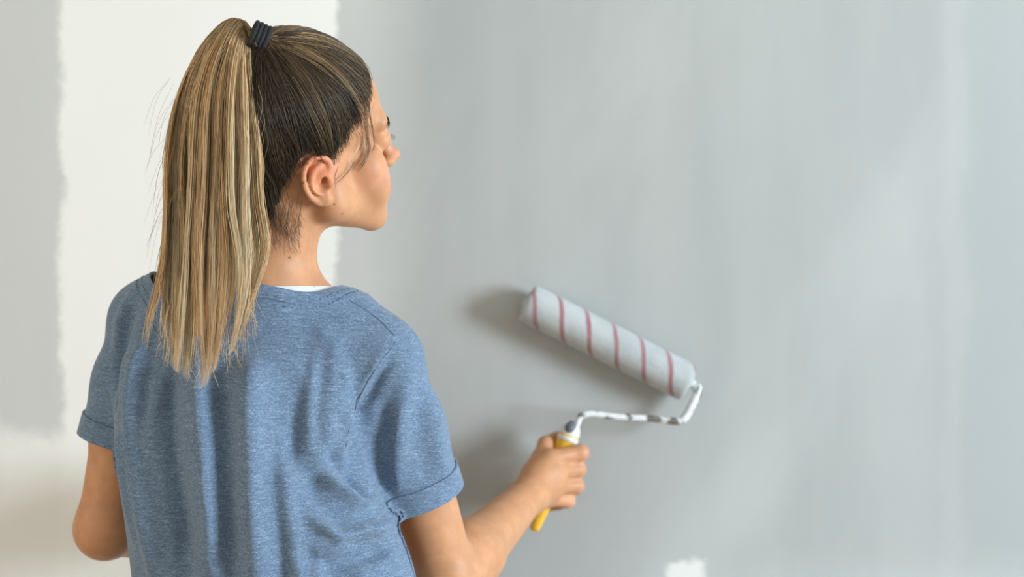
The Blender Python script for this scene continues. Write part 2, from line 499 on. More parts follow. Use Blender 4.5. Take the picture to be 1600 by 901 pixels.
def clip(V, T, g, attrs=None):
    """keep g<=0 of a triangle mesh, cutting triangles along g=0"""
    ins = g <= 0; c = ins[T].sum(1)
    keep = [T[c == 3]]; Vn = [V]; nid = len(V)
    E = {}
    newV = []
    def cut(a, b):
        key = (a, b) if a < b else (b, a)
        if key not in E:
            t = g[key[0]] / (g[key[0]] - g[key[1]])
            newV.append(V[key[0]] + t * (V[key[1]] - V[key[0]])); E[key] = nid + len(newV) - 1
        return E[key]
    out = []
    for tri in T[(c > 0) & (c < 3)].tolist():
        i = [bool(ins[v]) for v in tri]
        if sum(i) == 1:
            r = i.index(True)
            a, b2, c2 = tri[r], tri[(r + 1) % 3], tri[(r + 2) % 3]
            out.append((a, cut(a, b2), cut(a, c2)))
        else:
            r = i.index(False)
            a, b2, c2 = tri[r], tri[(r + 1) % 3], tri[(r + 2) % 3]
            p, q = cut(a, b2), cut(a, c2)
            out.append((p, b2, c2)); out.append((p, c2, q))
    if newV: Vn.append(np.array(newV))
    V2 = np.concatenate(Vn); T2 = np.concatenate(keep + ([np.array(out)] if out else []))
    used = np.unique(T2); mp = -np.ones(len(V2), int); mp[used] = np.arange(len(used))
    return V2[used], mp[T2]
def q2t(Q): return np.concatenate([Q[:, [0, 1, 2]], Q[:, [0, 2, 3]]])

# ------------------------------------------------------------------ head frame
YAW, PITCH, ROLL = math.radians(62), math.radians(13), math.radians(-15)
fwd = np.array([math.sin(YAW) * math.cos(PITCH), math.cos(YAW) * math.cos(PITCH), math.sin(PITCH)])
rgt = np.array([math.cos(YAW), -math.sin(YAW), 0.0])
upv = np.cross(rgt, fwd)
rgt, upv = rgt * math.cos(ROLL) + upv * math.sin(ROLL), upv * math.cos(ROLL) - rgt * math.sin(ROLL)
HR = np.stack([rgt, fwd, upv], 1)          # columns
HC = P(472, 238, 2.12)
HS = 1.02
def L(x, y, z): return HC + HR @ (np.array([x, y, z]) * HS)
def toL(p): return ((np.asarray(p) - HC) @ HR) / HS

def rot_local(ax, deg):
    return np.array(Matrix.Rotation(math.radians(deg), 3, ax))

# body landmarks
NECK = P(404, 462, 2.15)
SHR, ELR, WRR = P(592, 565, 2.14), P(699, 905, 2.22), P(822, 778, 2.452)
SHL, ELL = P(234, 505, 2.18), P(164, 826, 2.20)
PX = lambda px, Y=2.13: (px - 800) / FPX * Y
PZ = lambda py, Y=2.13: CAM_Z - (py - 450.5) / FPX * Y

xs = axis_from([(-0.52, 0.0026), (-0.345, 0.0016), (-0.115, 0.0022), (0.125, 0)])
ys = axis_from([(1.95, 0.0026), (2.0, 0.0017), (2.26, 0.0024), (2.60, 0)])
zs = axis_from([(0.0, 0.010), (1.0, 0.0024), (1.40, 0.0017), (1.455, 0.0015), (1.75, 0)])
B = Field(xs, ys, zs)
# torso
hipx = PX(425)
B.stack([(0.80, hipx, 2.15, .150, .105), (0.92, hipx, 2.14, .165, .110), (1.02, PX(425), 2.14, .135, .092), (1.10, PX(415), 2.14, .118, .085),
         (1.20, PX(392), 2.14, .128, .092), (1.30, PX(388), 2.145, .135, .090), (1.36, PX(395), 2.15, .12, .07), (1.39, PX(398), 2.15, .09, .055)], 0.03)
# shoulders, trapezius, neck
B.poly([NECK + [0.0, 0.0, -0.055], SHR], [.050, .040], 0.03)
B.poly([NECK + [0.0, 0.0, -0.045], SHL], [.050, .038], 0.03)
NB = P(412, 470, 2.148); NT = L(0, -0.030, -0.035)
B.poly([NB + [-.01, 0, -.04], NB + [0, 0, .0], NT], [.066, .0545, .049], 0.03)
B.cone(P(408, 470, 2.135), P(540, 512, 2.14), .046, .032, 0.035)
B.cone(P(400, 470, 2.135), P(290, 470, 2.15), .046, .032, 0.035)
# right arm
B.poly([SHR, SHR * .55 + ELR * .45, ELR], [.041, .042, .035], 0.02)
F1 = ELR * .72 + WRR * .28 + [0.0, 0.0, 0.002]
B.poly([ELR, F1, WRR], [.036, .0385, .0245], 0.02)
# left arm
B.poly([SHL, SHL * .5 + ELL * .5, ELL], [.039, .040, .0325], 0.02)
WRL = P(300, 800, 2.40)
B.poly([ELL, ELL * .7 + WRL * .3, WRL], [.033, .036, .024], 0.02)
# hands: joints given as (px, py, Y)
def finger(j, r, k=0.004): B.poly(j, r, k)
def J(*a): return P(*a)
RM = [J(860, 716, 2.484), J(866, 737, 2.480), J(863, 759, 2.481), J(854, 779, 2.485)]
for m, rr in zip(RM, (.0125, .0125, .0122, .0115)):
    B.cone(WRR + (m - WRR) * .12, m, .0190, rr, 0.012)
B.ell(J(848, 752, 2.480), (.030, .016, .030), None, 0.012)
fing = [
    [RM[0], J(907, 707, 2.503), J(903, 709, 2.537), J(880, 716, 2.549)],
    [RM[1], J(902, 733, 2.508), J(892, 742, 2.541), J(866, 748, 2.549)],
    [RM[2], J(900, 759, 2.509), J(884, 764, 2.541), J(860, 772, 2.548)],
    [RM[3], J(887, 782, 2.508), J(874, 786, 2.536), J(851, 793, 2.544)]]
for f, r0 in zip(fing, (.0098, .0100, .0095, .0085)):
    B.poly(f, [r0 * 1.22, r0 * 1.04, r0 * .95, r0 * .85], 0.0055)
    B.ell(f[1], (r0 * 1.12,) * 3, None, 0.004)
TH = [J(832, 752, 2.470), J(846, 716, 2.496), J(853, 694, 2.524), J(870, 684, 2.545)]
B.poly(TH[:2], [.017, .0135], 0.012); B.poly(TH[1:], [.0130, .0110, .0095], 0.005)
# left hand, resting in front of the belly
d1 = (WRL - ELL) / np.linalg.norm(WRL - ELL); dn_ = np.cross(d1, [0, 0, 1]); dn_ /= np.linalg.norm(dn_); du = np.cross(dn_, d1)
for i in range(4):
    o_ = du * (.030 - .019 * i)
    m = WRL + d1 * .080 + o_; B.cone(WRL + d1 * .01 + o_ * .5, m, .017, .012, .012)
    L1 = (.040, .044, .041, .033)[i]
    p1 = m + d1 * L1 * .9 + dn_ * -.012; p2 = p1 + d1 * L1 * .5 + dn_ * -.020; p3 = p2 + d1 * L1 * .15 + dn_ * -.020
    B.poly([m, p1, p2, p3], [.011, .0095, .0085, .0075], .004)
B.poly([WRL + du * .012, WRL + d1 * .040 + du * .042, WRL + d1 * .068 + du * .055 - dn_ * .012, WRL + d1 * .088 + du * .050 - dn_ * .022], [.017, .013, .0105, .009], .008)
# legs
HPL, HPR = np.array([hipx - .085, 2.14, .86]), np.array([hipx + .085, 2.14, .86])
for hp, dx in ((HPL, -.03), (HPR, .04)):
    kn = hp + [dx * .6, .02, -.40]; an = hp + [dx, -.01, -.78]
    B.poly([hp, kn, an], [.080, .053, .036], 0.03)
    B.cone(an + [0, 0, -.035], an + [0.0, .13, -.052], .034, .024, 0.02)

# ---- head
def hell(x, y, z, rx, ry, rz, k=.012, mode='add', R=None):
    B.ell(L(x, y, z), np.array([rx, ry, rz]) * HS, HR if R is None else HR @ R, k, mode)
def hcone(a, b, ra, rb, k=.01, mode='add'): B.cone(L(*a), L(*b), ra * HS, rb * HS, k, mode)
hell(0, -.013, .045, .073, .092, .082, .01)
hell(0, .0440, .048, .058, .050, .054, .02)
hell(0, .040, -.030, .053, .046, .062, .02)
hell(0, .000, -.030, .050, .045, .050, .03)
for s in (-1, 1):
    hell(s * .041, .060, -.020, .022, .020, .022, .02)      # cheekbone
    hell(s * .032, .068, -.048, .022, .018, .024, .02)      # cheek
    hcone((s * .051, .008, -.050), (s * .014, .0710, -.087), .0145, .015, .02)   # jaw
    hcone((s * .052, .004, -.010), (s * .051, .008, -.050), .014, .0145, .02)
    hell(s * .026, .0805, .026, .024, .0115, .013, .014)      # brow
hell(0, .0765, -.089, .019, .015, .015, .014)                # chin
hell(0, .072, -.062, .028, .021, .025, .014)                # muzzle
for s in (-1, 1):
    hell(s * .032, .1030, .006, .016, .0115, .009, .010, 'sub')  # socket
    hell(s * .032, .0800, .006, .0165, .0150, .0135, .005)     # lids
for s in (-1, 1): hell(s * .032, .0945, .0050, .0125, .0055, .0034, .002, 'sub')
hcone((0, .088, .022), (0, .106, -.022), .0062, .0075, .012)  # nose bridge
hell(0, .1120, -.0245, .0085, .0085, .0075, .007)
for s in (-1, 1):
    hell(s * .0110, .1000, -.0285, .0062, .0090, .0062, .008)
    hell(s * .0062, .1065, -.0345, .0030, .0050, .0040, .002, 'sub')
hell(0, .0945, -.0585, .021, .0075, .0058, .005)             # upper lip
hell(0, .0895, -.0700, .017, .0075, .0060, .005)             # lower lip
hcone((-.020, .0965, -.0645), (0, .1025, -.0640), .0012, .0014, .003, 'sub')
hcone((.020, .0965, -.0645), (0, .1025, -.0640), .0012, .0014, .003, 'sub')
# ---- ears
def ear(s):
    ES = HS * .87
    # ear plane: a = forward axis, b = up axis, n = outward; flares outwards towards the back
    Rz = rot_local('Z', -s * 27) @ rot_local('X', -4)
    A = HR @ Rz
    c = L(s * .0705, -.001, -.018)       # front attachment (at the tragus)
    def E(a, b, n): return c + A @ (np.array([s * n, a, b]) * ES)
    # a negative = backwards
    rim = smooth_path([(0.000, .012, .001), (.001, .024, .003), (-.009, .033, .006), (-.022, .030, .009), (-.031, .016, .011), (-.031, -.002, .011),
                       (-.025, -.017, .009), (-.015, -.027, .006)], 18)
    # concha plate
    B.ell(E(-.015, .004, .0035), np.array([.0035, .0165, .028]) * ES, A, .004)
    B.ell(E(-.010, .002, -.003), np.array([.008, .012, .020]) * ES, A, .005)
    B.poly([E(*p) for p in rim], [.0034 * ES] * len(rim), .0025)
    anti = smooth_path([(-.010, .022, .005), (-.019, .015, .0085), (-.0225, .002, .0095), (-.019, -.009, .009), (-.012, -.013, .007)], 12)
    B.poly([E(*p) for p in anti], [.0028 * ES] * len(anti), .003)
    B.poly([E(*p) for p in smooth_path([(-.002, -.004, .003), (-.009, .004, .003), (-.0155, .006, .004)], 5)], [.0018 * ES] * 5, .003)
    B.ell(E(-.008, -.024, .003), np.array([.0048, .0105, .0095]) * ES, A, .005)   # lobe
    B.ell(E(-.0095, -.004, .0085), np.array([.006, .0085, .0095]) * ES, A, .003, 'sub')     # concha bowl
    B.ell(E(-.0055, .001, .004), np.array([.008, .0045, .0055]) * ES, A, .002, 'sub')     # canal
    B.ell(E(.0015, -.001, .003), np.array([.0042, .0048, .0062]) * ES, A, .004)   # tragus
    return E
ear_r = ear(1); ear(-1)

bV, bQ = B.mesh()
bV = relax(bV, bQ, 2, 0.45)
# skin tint by location (moles, flush, lips)
base = np.array([0.62, 0.305, 0.155])
tint = np.tile(base, (len(bV), 1)).astype(np.float32)
lc = toL(bV)
def blot(c, r, col, w=1.0, space=None):
    X_ = lc if space is None else bV
    d = np.sqrt((((X_ - np.asarray(c)) / np.asarray(r)) ** 2).sum(1))
    a = (np.clip(1.35 - d, 0, 1) * w)[:, None]
    a = a * a * (3 - 2 * a)
    tint[:] = tint * (1 - a) + np.array(col) * a
for s in (-1, 1):
    blot((s * .045, .065, -.030), (.028, .028, .022), (.74, .31, .21), .55)
    blot((s * .075, -.010, .005), (.02, .03, .038), (.82, .31, .17), .8)
    blot((s * .0062, .104, -.0325), (.003, .004, .004), (.18, .06, .04), .9)
blot((0, .108, -.022), (.014, .014, .012), (.76, .36, .26), .5)
blot((0, .100, -.0585), (.0215, .009, .0060), (.58, .20, .17), .85)
blot((0, .095, -.0700), (.019, .009, .0068), (.60, .22, .18), .85)
for px_, py_, r_ in ((525, 321, .0017), (537, 337, .0014), (455, 404, .0017), (473, 288, .0015)):
    d_ = np.hypot(bV[:, 0] / bV[:, 1] - (px_ - 800) / FPX, (bV[:, 2] - CAM_Z) / bV[:, 1] + (py_ - 450.5) / FPX)
    n_ = np.where(d_ < .0012)[0]
    if len(n_):
        c_ = bV[n_[np.argmin(bV[n_, 1])]]; blot(c_, (r_,) * 3, (.22, .09, .05), .95, 1)
blot((.021, .095, -.0640), (.006, .006, .0035), (.42, .13, .10), .8)
for f in fing: blot(f[1], (.013,) * 3, (.80, .42, .30), .6, 1)
body_base_tag = None
person = mesh_np('person', bV, bQ, M_skin, None, True, tint)
person['label'] = 'woman seen from behind in a blue t-shirt, blonde ponytail, painting the wall with a roller'
person['category'] = 'person'

# ------------------------------------------------------------------ t-shirt
xs = axis_from([(-0.54, 0.0024), (-0.02, 0)])
ys = axis_from([(1.96, 0.0026), (2.32, 0)])
zs = axis_from([(0.78, 0.008), (1.04, 0.0026), (1.50, 0)])
S = Field(xs, ys, zs)
S.stack([(0.78, PX(432), 2.14, .180, .125), (0.95, PX(432), 2.135, .172, .120), (1.05, PX(434), 2.13, .162, .110), (1.09, PX(431), 2.125, .163, .106),
         (1.15, PX(408), 2.12, .152, .104), (1.237, PX(375), 2.12, .142, .102), (1.30, PX(383), 2.13, .148, .098), (1.36, PX(392), 2.145, .142, .082),
         (1.40, PX(396), 2.15, .11, .060)], 0.02)
S.cone(P(405, 478, 2.128), P(545, 512, 2.14), .056, .042, 0.03)
S.cone(P(405, 478, 2.128), P(280, 472, 2.15), .056, .044, 0.03)
SLR = P(650, 776, 2.185); SLL = P(188, 688, 2.195)
ds = (SLR - SHR); dl = (SLL - SHL)
S.poly([NECK + [0.03, 0, -0.058], SHR + [.0, 0, .002]], [.060, .049], 0.03)
S.poly([NECK + [-0.03, 0, -0.045], SHL + [.0, 0, .004]], [.060, .047], 0.03)
S.poly([SHR, SHR + ds * .5, SLR + ds * .06], [.047, .0530, .0560], 0.022)
S.poly([SHL, SHL + dl * .5, SLL + dl * .2], [.043, .0470, .0490], 0.018)
sV, sQ = S.mesh(); sV = relax(sV, sQ, 8, 0.5)
sN = vnormals(sV, sQ)
if ((sV - sV.mean(0)) * sN).sum(1).mean() < 0: print('shirt normals inward')
# folds: ridges (+) and valleys (-) as lines hanging over the back; (points in frame px at Y~2.04, amp m, width m)
def fold_field(Vx, N):
    D = np.zeros(len(Vx))
    def line(pts, amp, w, Yp=2.05, lo=0.0):
        q = np.array([[(p[0] - 800) / FPX * Yp, CAM_Z - (p[1] - 450.5) / FPX * Yp] for p in pts])
        best = np.full(len(Vx), 9.0); tt = np.zeros(len(Vx))
        n = len(q) - 1
        for i in range(n):
            a, d = q[i], q[i + 1] - q[i]
            t = np.clip(((Vx[:, 0] - a[0]) * d[0] + (Vx[:, 2] - a[1]) * d[1]) / d.dot(d), 0, 1)
            e = np.hypot(Vx[:, 0] - a[0] - t * d[0], Vx[:, 2] - a[1] - t * d[1])
            m = e < best; best[m] = e[m]; tt[m] = (i + t[m]) / n
        env = np.clip(tt * 5, lo, 1) * np.clip((1 - tt) * 5, 0.0, 1)
        D[:] += amp * np.exp(-(best / w) ** 2) * env
    mm = 0.001
    R_ = [  # broad hanging folds, left to middle
        ([(255, 430), (215, 520), (205, 640), (225, 780), (250, 960)], 7, .0095),
        ([(235, 440), (190, 540), (180, 640), (196, 760), (215, 900)], 5.5, .0085),
        ([(300, 500), (310, 600), (330, 740), (345, 960)], 5, .012),
        ([(255, 520), (262, 640), (285, 790), (300, 960)], -8, .013),
        ([(395, 520), (390, 640), (400, 790), (415, 960)], 9, .018),
        ([(350, 560), (362, 700), (372, 960)], -6, .014),
        ([(440, 560), (440, 700), (450, 820), (455, 960)], -3, .018),
        ([(478, 480), (500, 520), (486, 600), (480, 690), (470, 760)], 2.2, .0080),
        ([(465, 500), (474, 580), (466, 680), (460, 760)], -1.8, .0095),
        ([(505, 505), (520, 560), (510, 650), (520, 740)], 2.0, .0085),
        ([(492, 530), (498, 610), (494, 700)], -1.5, .0075),
        ([(540, 560), (532, 640), (545, 720)], 2.5, .009),
        # strain lines to the right armpit
        ([(452, 560), (470, 700), (500, 780), (560, 840), (600, 850)], -4, .012),
        ([(500, 740), (540, 770), (585, 800)], 8, .0060),
        ([(480, 800), (530, 835), (590, 830), (625, 815)], 8, .0065),
        ([(460, 850), (520, 880), (580, 870), (620, 850)], -7, .009),
        ([(510, 700), (545, 745), (575, 790)], -6.5, .0075),
        ([(445, 700), (455, 800), (480, 960)], 6, .011),
        ([(500, 850), (505, 960)], 3, .010), ([(560, 880), (575, 960)], 3.5, .012),
        # armhole crease
        ([(618, 545), (590, 590), (560, 640), (548, 700), (560, 760), (583, 810)], -4.5, .0065),
        ([(605, 545), (574, 590), (548, 640), (536, 700)], 2.5, .006),
        # sleeve folds
        ([(640, 560), (622, 640), (612, 740), (618, 790)], 3.5, .010),
        ([(652, 600), (652, 690), (660, 780)], -2, .012),
        ([(600, 620), (590, 700), (598, 790)], -3, .009),
        ([(668, 620), (682, 700), (694, 770)], 3, .009),
        # left side folds between back and sleeve
        ([(215, 430), (180, 500), (168, 560), (172, 630), (182, 700)], -4, .0080),
        ([(205, 425), (165, 500), (155, 570)], 4, .007),
        ([(240, 470), (222, 560), (216, 680), (232, 800)], -5, .0075),
        ([(280, 460), (262, 540), (240, 640)], 3, .006),
        ([(160, 560), (170, 610), (178, 640)], -4, .006),
        ([(150, 600), (165, 650), (180, 670)], 3, .005),
    ]
    for pts, a, w in R_: line(pts, a * mm * 2.1, w)
    # soft small wrinkles
    for _ in range(26):
        x0, y0 = rng.uniform(200, 560), rng.uniform(470, 860)
        ln = rng.uniform(60, 150); a0 = rng.normal(0, .16)
        pts = [(x0, y0), (x0 + ln * .5 * math.sin(a0) + rng.normal(0, 5), y0 + ln * .5), (x0 + ln * math.sin(a0 * 2), y0 + ln)]
        line(pts, rng.choice([-1, 1]) * rng.uniform(.8, 2.2) * mm, rng.uniform(.004, .009))
    back = np.clip(-N[:, 1] * 1.3 + 0.15, 0, 1)
    _gg = np.sqrt(((Vx[:, 0] - PX(384)) / .113) ** 2 + ((Vx[:, 1] - 2.150) / .083) ** 2) - 1
    D *= back * np.where(Vx[:, 2] > 1.33, np.clip(_gg * 4.0 - .12, 0, 1), 1)
    # front: plain vertical folds
    fr = np.clip(N[:, 1], 0, 1)
    D += fr * .004 * np.sin(Vx[:, 0] * 70 + np.sin(Vx[:, 2] * 9)) * np.clip((1.38 - Vx[:, 2]) * 4, 0, 1)
    return D
D = fold_field(sV, sN)
_E = np.concatenate([sQ[:, [0, 1]], sQ[:, [1, 2]], sQ[:, [2, 3]], sQ[:, [3, 0]]]); _n = len(sV)
_dg = np.bincount(_E[:, 0], minlength=_n) + np.bincount(_E[:, 1], minlength=_n)
for _ in range(5):
    D = .4 * D + .6 * (np.bincount(_E[:, 0], D[_E[:, 1]], _n) + np.bincount(_E[:, 1], D[_E[:, 0]], _n)) / np.maximum(_dg, 1)
sV = sV + sN * D[:, None]
sV = relax(sV, sQ, 1, 0.35)
sN = vnormals(sV, sQ); sT = q2t(sQ)
# cut functions (<=0 keep)
def dist_axis(V, c, d):
    d = d / np.linalg.norm(d); return (V - c) @ d
nck_c = np.array([PX(384), 2.150])
nck_up = np.array([0.085, 0, 1.0])                  # axis leans with the shoulders
def neck_g(V):
    x = V[:, 0] - nck_c[0] - (V[:, 2] - 1.42) * .0; y = V[:, 1] - nck_c[1]
    r = np.sqrt((x / .1130) ** 2 + (y / .0830) ** 2)
    g = (1 - r) * .068
    return np.where(V[:, 2] > 1.30, g, -1.0)
hemR = ds / np.linalg.norm(ds) + np.array([0.12, 0, 0.0]) * 1.0
hemL = dl / np.linalg.norm(dl)
def axd(V, a, d):
    d = d / np.linalg.norm(d); w = V - a; return np.linalg.norm(w - (w @ d)[:, None] * d, axis=1)
capR = lambda V: np.where((axd(V, SLR, ds) < .068) & (np.linalg.norm(V - SLR, axis=1) < .10), dist_axis(V, SLR, ds + np.array([.01, 0, 0])), -1)
capL = lambda V: np.where((V[:, 0] < PX(250)) & (np.linalg.norm(V - SLL, axis=1) < .085), dist_axis(V, SLL, dl), -1)
bot = lambda V: .80 - V[:, 2]
def shell(name, V, T, gs, parent, mat, thick, off=-1, **kw):
    for g in gs: V, T = clip(V, T, g(V))
    o = mesh_np(name, V, T, mat, parent)
    md = o.modifiers.new('thickness', 'SOLIDIFY'); md.thickness = thick; md.offset = off
    for k, v in kw.items(): o[k] = v
    return o
shirt = shell('t_shirt', sV, sT, [neck_g, capR, capL, bot], person, M_shirt, 0.0014)
# distance of the cloth to the neck opening, measured along the cloth
_g = neck_g(sV); _m = (np.abs(_g) < .0025) & (sV[:, 2] > 1.33)
_ringp = sV[_m]; _d = np.full(len(sV), 1.0); _z = np.where(sV[:, 2] > 1.33)[0]
_gn = np.linalg.norm(np.stack([np.bincount(_E[:, 0], (_g[_E[:, 1]] - _g[_E[:, 0]]) * 0, _n)] * 3, 1), axis=1)
_cut = []
for a_, b_ in ((_E[:, 0], _E[:, 1]),):
    cr = (_g[a_] * _g[b_] < 0) & (sV[a_, 2] > 1.33)
    t_ = (_g[a_] / (_g[a_] - _g[b_] + 1e-12))[cr][:, None]
    _cut = sV[a_[cr]] * (1 - t_) + sV[b_[cr]] * t_
for c0 in range(0, len(_z), 4000):
    zz_ = _z[c0:c0 + 4000]
    _d[zz_] = np.sqrt(((sV[zz_][:, None, :] - _cut[None]) ** 2).sum(2).min(1))
def near_neck(w):
    f_ = _d - w
    return f_
def shell2(name, V, T, lims, parent, mat, thick, **kw):
    g1 = neck_g(sV)
    G = np.maximum(g1, _d - lims[1])
    if lims[0] > 0: G = np.maximum(G, lims[0] - _d)
    V2, T2 = clip(V, T, G)
    o = mesh_np(name, V2, T2, mat, parent)
    md = o.modifiers.new('thickness', 'SOLIDIFY'); md.thickness = thick; md.offset = -1
    for k, v in kw.items(): o[k] = v
    return o
up_ = sV + sN * 0.0014
shell2('neckband', up_, sT, (0, .0150), shirt, M_shirt, 0.0028, label='narrow ribbed neckband')
shell2('stitching', sV + sN * .0022, sT, (.0105, .0118), shirt, M_shirt, 0.0012)
shell2('stitching', sV + sN * .0010, sT, (.0185, .0198), shirt, M_shirt, 0.0012)
cu = sV + sN * 0.0030
shell('sleeve_cuff', cu, sT, [lambda V: capR(V) - .001, lambda V: -capR(V) - .026], shirt, M_shirt, 0.0034, label='rolled up sleeve cuff')
shell('sleeve_cuff', cu, sT, [lambda V: capL(V) - .001, lambda V: -capL(V) - .024], shirt, M_shirt, 0.0034, label='rolled up sleeve cuff')
def on_shirt(px, py, off):
    d = np.hypot(sV[:, 0] / sV[:, 1] - (px - 800) / FPX, (sV[:, 2] - CAM_Z) / sV[:, 1] + (py - 450.5) / FPX)
    near = np.where(d < .0022)[0]
    if len(near) == 0: near = np.argsort(d)[:4]
    i = near[np.argmin(sV[near, 1])]
    return sV[i] + sN[i] * off
for nm, pts_ in (('armhole_seam', [(627, 528), (612, 548), (588, 585), (566, 625), (550, 670), (546, 705)]), ('shoulder_seam', [(548, 464), (570, 476), (598, 497), (624, 524)])):
    pp = smooth_path([(a, b, 0) for a, b in pts_], 26)
    wpts = np.array([on_shirt(a[0], a[1], .0002) for a in pp])
    wpts = np.array([wpts[max(0, i - 2):i + 3].mean(0) for i in range(len(wpts))])
    bm = bmesh.new(); tube_bm(bm, wpts, .0008, 6)
    bm_obj(nm, bm, M_shirt, shirt, True)
del S.F

# white undershirt showing at the neck: strip of the body surface, pushed out a little
mask = (bV[:, 2] > 1.30) & (bV[:, 2] < 1.46)
bT = q2t(bQ); bN = vnormals(bV, bQ)
m3 = mask[bT].all(1)
uT = bT[m3]; used = np.unique(uT); mp = -np.ones(len(bV), int); mp[used] = np.arange(len(used))
uV = bV[used] + bN[used] * 0.002; uT = mp[uT]
def un_g(V):
    x = V[:, 0] - PX(404); y = V[:, 1] - 2.155
    return (1 - np.sqrt((x / .0840) ** 2 + (y / .072) ** 2)) * .07
def un_o(V):
    x = V[:, 0] - PX(404); y = V[:, 1] - 2.155
    return (np.sqrt((x / .112) ** 2 + (y / .086) ** 2) - 1) * .1
shell('undershirt', uV, uT, [un_g, un_o, lambda V: V[:, 2] - 1.4225 - (V[:, 0] < PX(404)) * -.5], person, M_white_cotton, 0.001, off=1, label='white undershirt collar peeking out at the neck')

# ------------------------------------------------------------------ trousers and shoes (below the frame)
xs = axis_from([(-0.50, 0.006), (-0.05, 0)]); ys = axis_from([(1.98, 0.006), (2.36, 0)]); zs = axis_from([(0.03, 0.008), (1.02, 0)])
T_ = Field(xs, ys, zs)
T_.stack([(0.82, hipx, 2.145, .160, .115), (0.92, hipx, 2.14, .172, .117), (1.02, PX(425), 2.14, .143, .099)], 0.03)
for hp, dx in ((HPL, -.03), (HPR, .04)):
    kn = hp + [dx * .6, .02, -.40]; an = hp + [dx, -.01, -.78]
    T_.poly([hp, kn, an], [.090, .064, .052], 0.03)
tV, tQ = T_.mesh(); tV = relax(tV, tQ, 2)
shell('trousers', tV, q2t(tQ), [lambda V: V[:, 2] - 0.99, lambda V: .09 - V[:, 2]], person, M_denim, 0.002)
for hp, dx in ((HPL, -.03), (HPR, .04)):
    an = hp + [dx, -.01, -.78]
    xs = axis_from([(an[0] - .07, .004), (an[0] + .07, 0)]); ys = axis_from([(an[1] - .09, .004), (an[1] + .23, 0)]); zs = axis_from([(0.0, .004), (.16, 0)])
    W = Field(xs, ys, zs)
    W.cone((an[0], an[1], .05), (an[0], an[1] + .13, .030), .047, .033, .02)
    W.cone((an[0], an[1], .05), (an[0], an[1], .10), .046, .044, .02)
    wV, wQ = W.mesh(); wV[:, 2] = np.maximum(wV[:, 2], .02)
    sh = mesh_np('shoe', wV, wQ, M_shoe, person)
    bm = bmesh.new()
    outl = [(math.sin(t) * (.045 - .006 * math.cos(t)), .065 - math.cos(t) * .118) for t in np.linspace(0, 2 * math.pi, 28, endpoint=False)]
    f = bm.faces.new([bm.verts.new((an[0] + x, an[1] + y, 0.001)) for x, y in outl])
    e = bmesh.ops.extrude_face_region(bm, geom=[f])
    for v in e['geom']:
        if isinstance(v, bmesh.types.BMVert): v.co.z = .024
    bmesh.ops.recalc_face_normals(bm, faces=bm.faces)
    bm_obj('sole', bm, M_sole, sh)

# ------------------------------------------------------------------ eyes
for s in (-1, 1):
    bm = bmesh.new(); bmesh.ops.create_uvsphere(bm, u_segments=24, v_segments=16, radius=.0122)
    bmesh.ops.translate(bm, verts=bm.verts, vec=Vector(L(s * .032, .0778, .005)))
    e = bm_obj('eye', bm, M_eye, person, True)
    bm = bmesh.new(); bmesh.ops.create_uvsphere(bm, u_segments=20, v_segments=12, radius=.0058)
    for v in bm.verts: v.co.y *= .35
    R4 = Matrix([list(HR[i]) + [0] for i in range(3)] + [[0, 0, 0, 1]])
    bmesh.ops.transform(bm, matrix=Matrix.Translation(Vector(L(s * .032, .0888, .005))) @ R4, verts=bm.verts)
    bm_obj('iris', bm, M_iris, e, True)

# ------------------------------------------------------------------ strands
def strands_mesh(name, paths, widths, cols, parent, mat=None, **kw):
    """paths N x K x 3, widths N (m), cols N x K x 3 -> 3-sided tapering tubes in one mesh"""
    N, K, _ = paths.shape
    T = np.gradient(paths, axis=1); T /= np.linalg.norm(T, axis=2)[..., None] + 1e-9
    ref = rng.normal(size=(N, 1, 3)); ref /= np.linalg.norm(ref, axis=2)[..., None]
    A = np.cross(T, ref); A /= np.linalg.norm(A, axis=2)[..., None] + 1e-9
    Bn = np.cross(T, A)
    tp = np.linspace(0, 1, K); prof = np.minimum(1, (1 - tp) * 5 + .12) * np.minimum(1, tp * 20 + .5)
    r = (widths[:, None] * prof[None, :])[..., None] * .5
    V = np.stack([paths + r * (math.cos(a) * A + math.sin(a) * Bn) for a in (0, 2.094, 4.189)], 2)   # N K 3 3
    idx = np.arange(N * K * 3).reshape(N, K, 3)
    q = []
    for j in range(3):
        k = (j + 1) % 3
        q.append(np.stack([idx[:, :-1, j], idx[:, :-1, k], idx[:, 1:, k], idx[:, 1:, j]], -1).reshape(-1, 4))
    C = np.repeat(cols[:, :, None, :], 3, 2).reshape(-1, 3)
    o = mesh_np(name, V.reshape(-1, 3), np.concatenate(q), mat or M_hair, parent, True, C)
    for k, v in kw.items(): o[k] = v
    return o

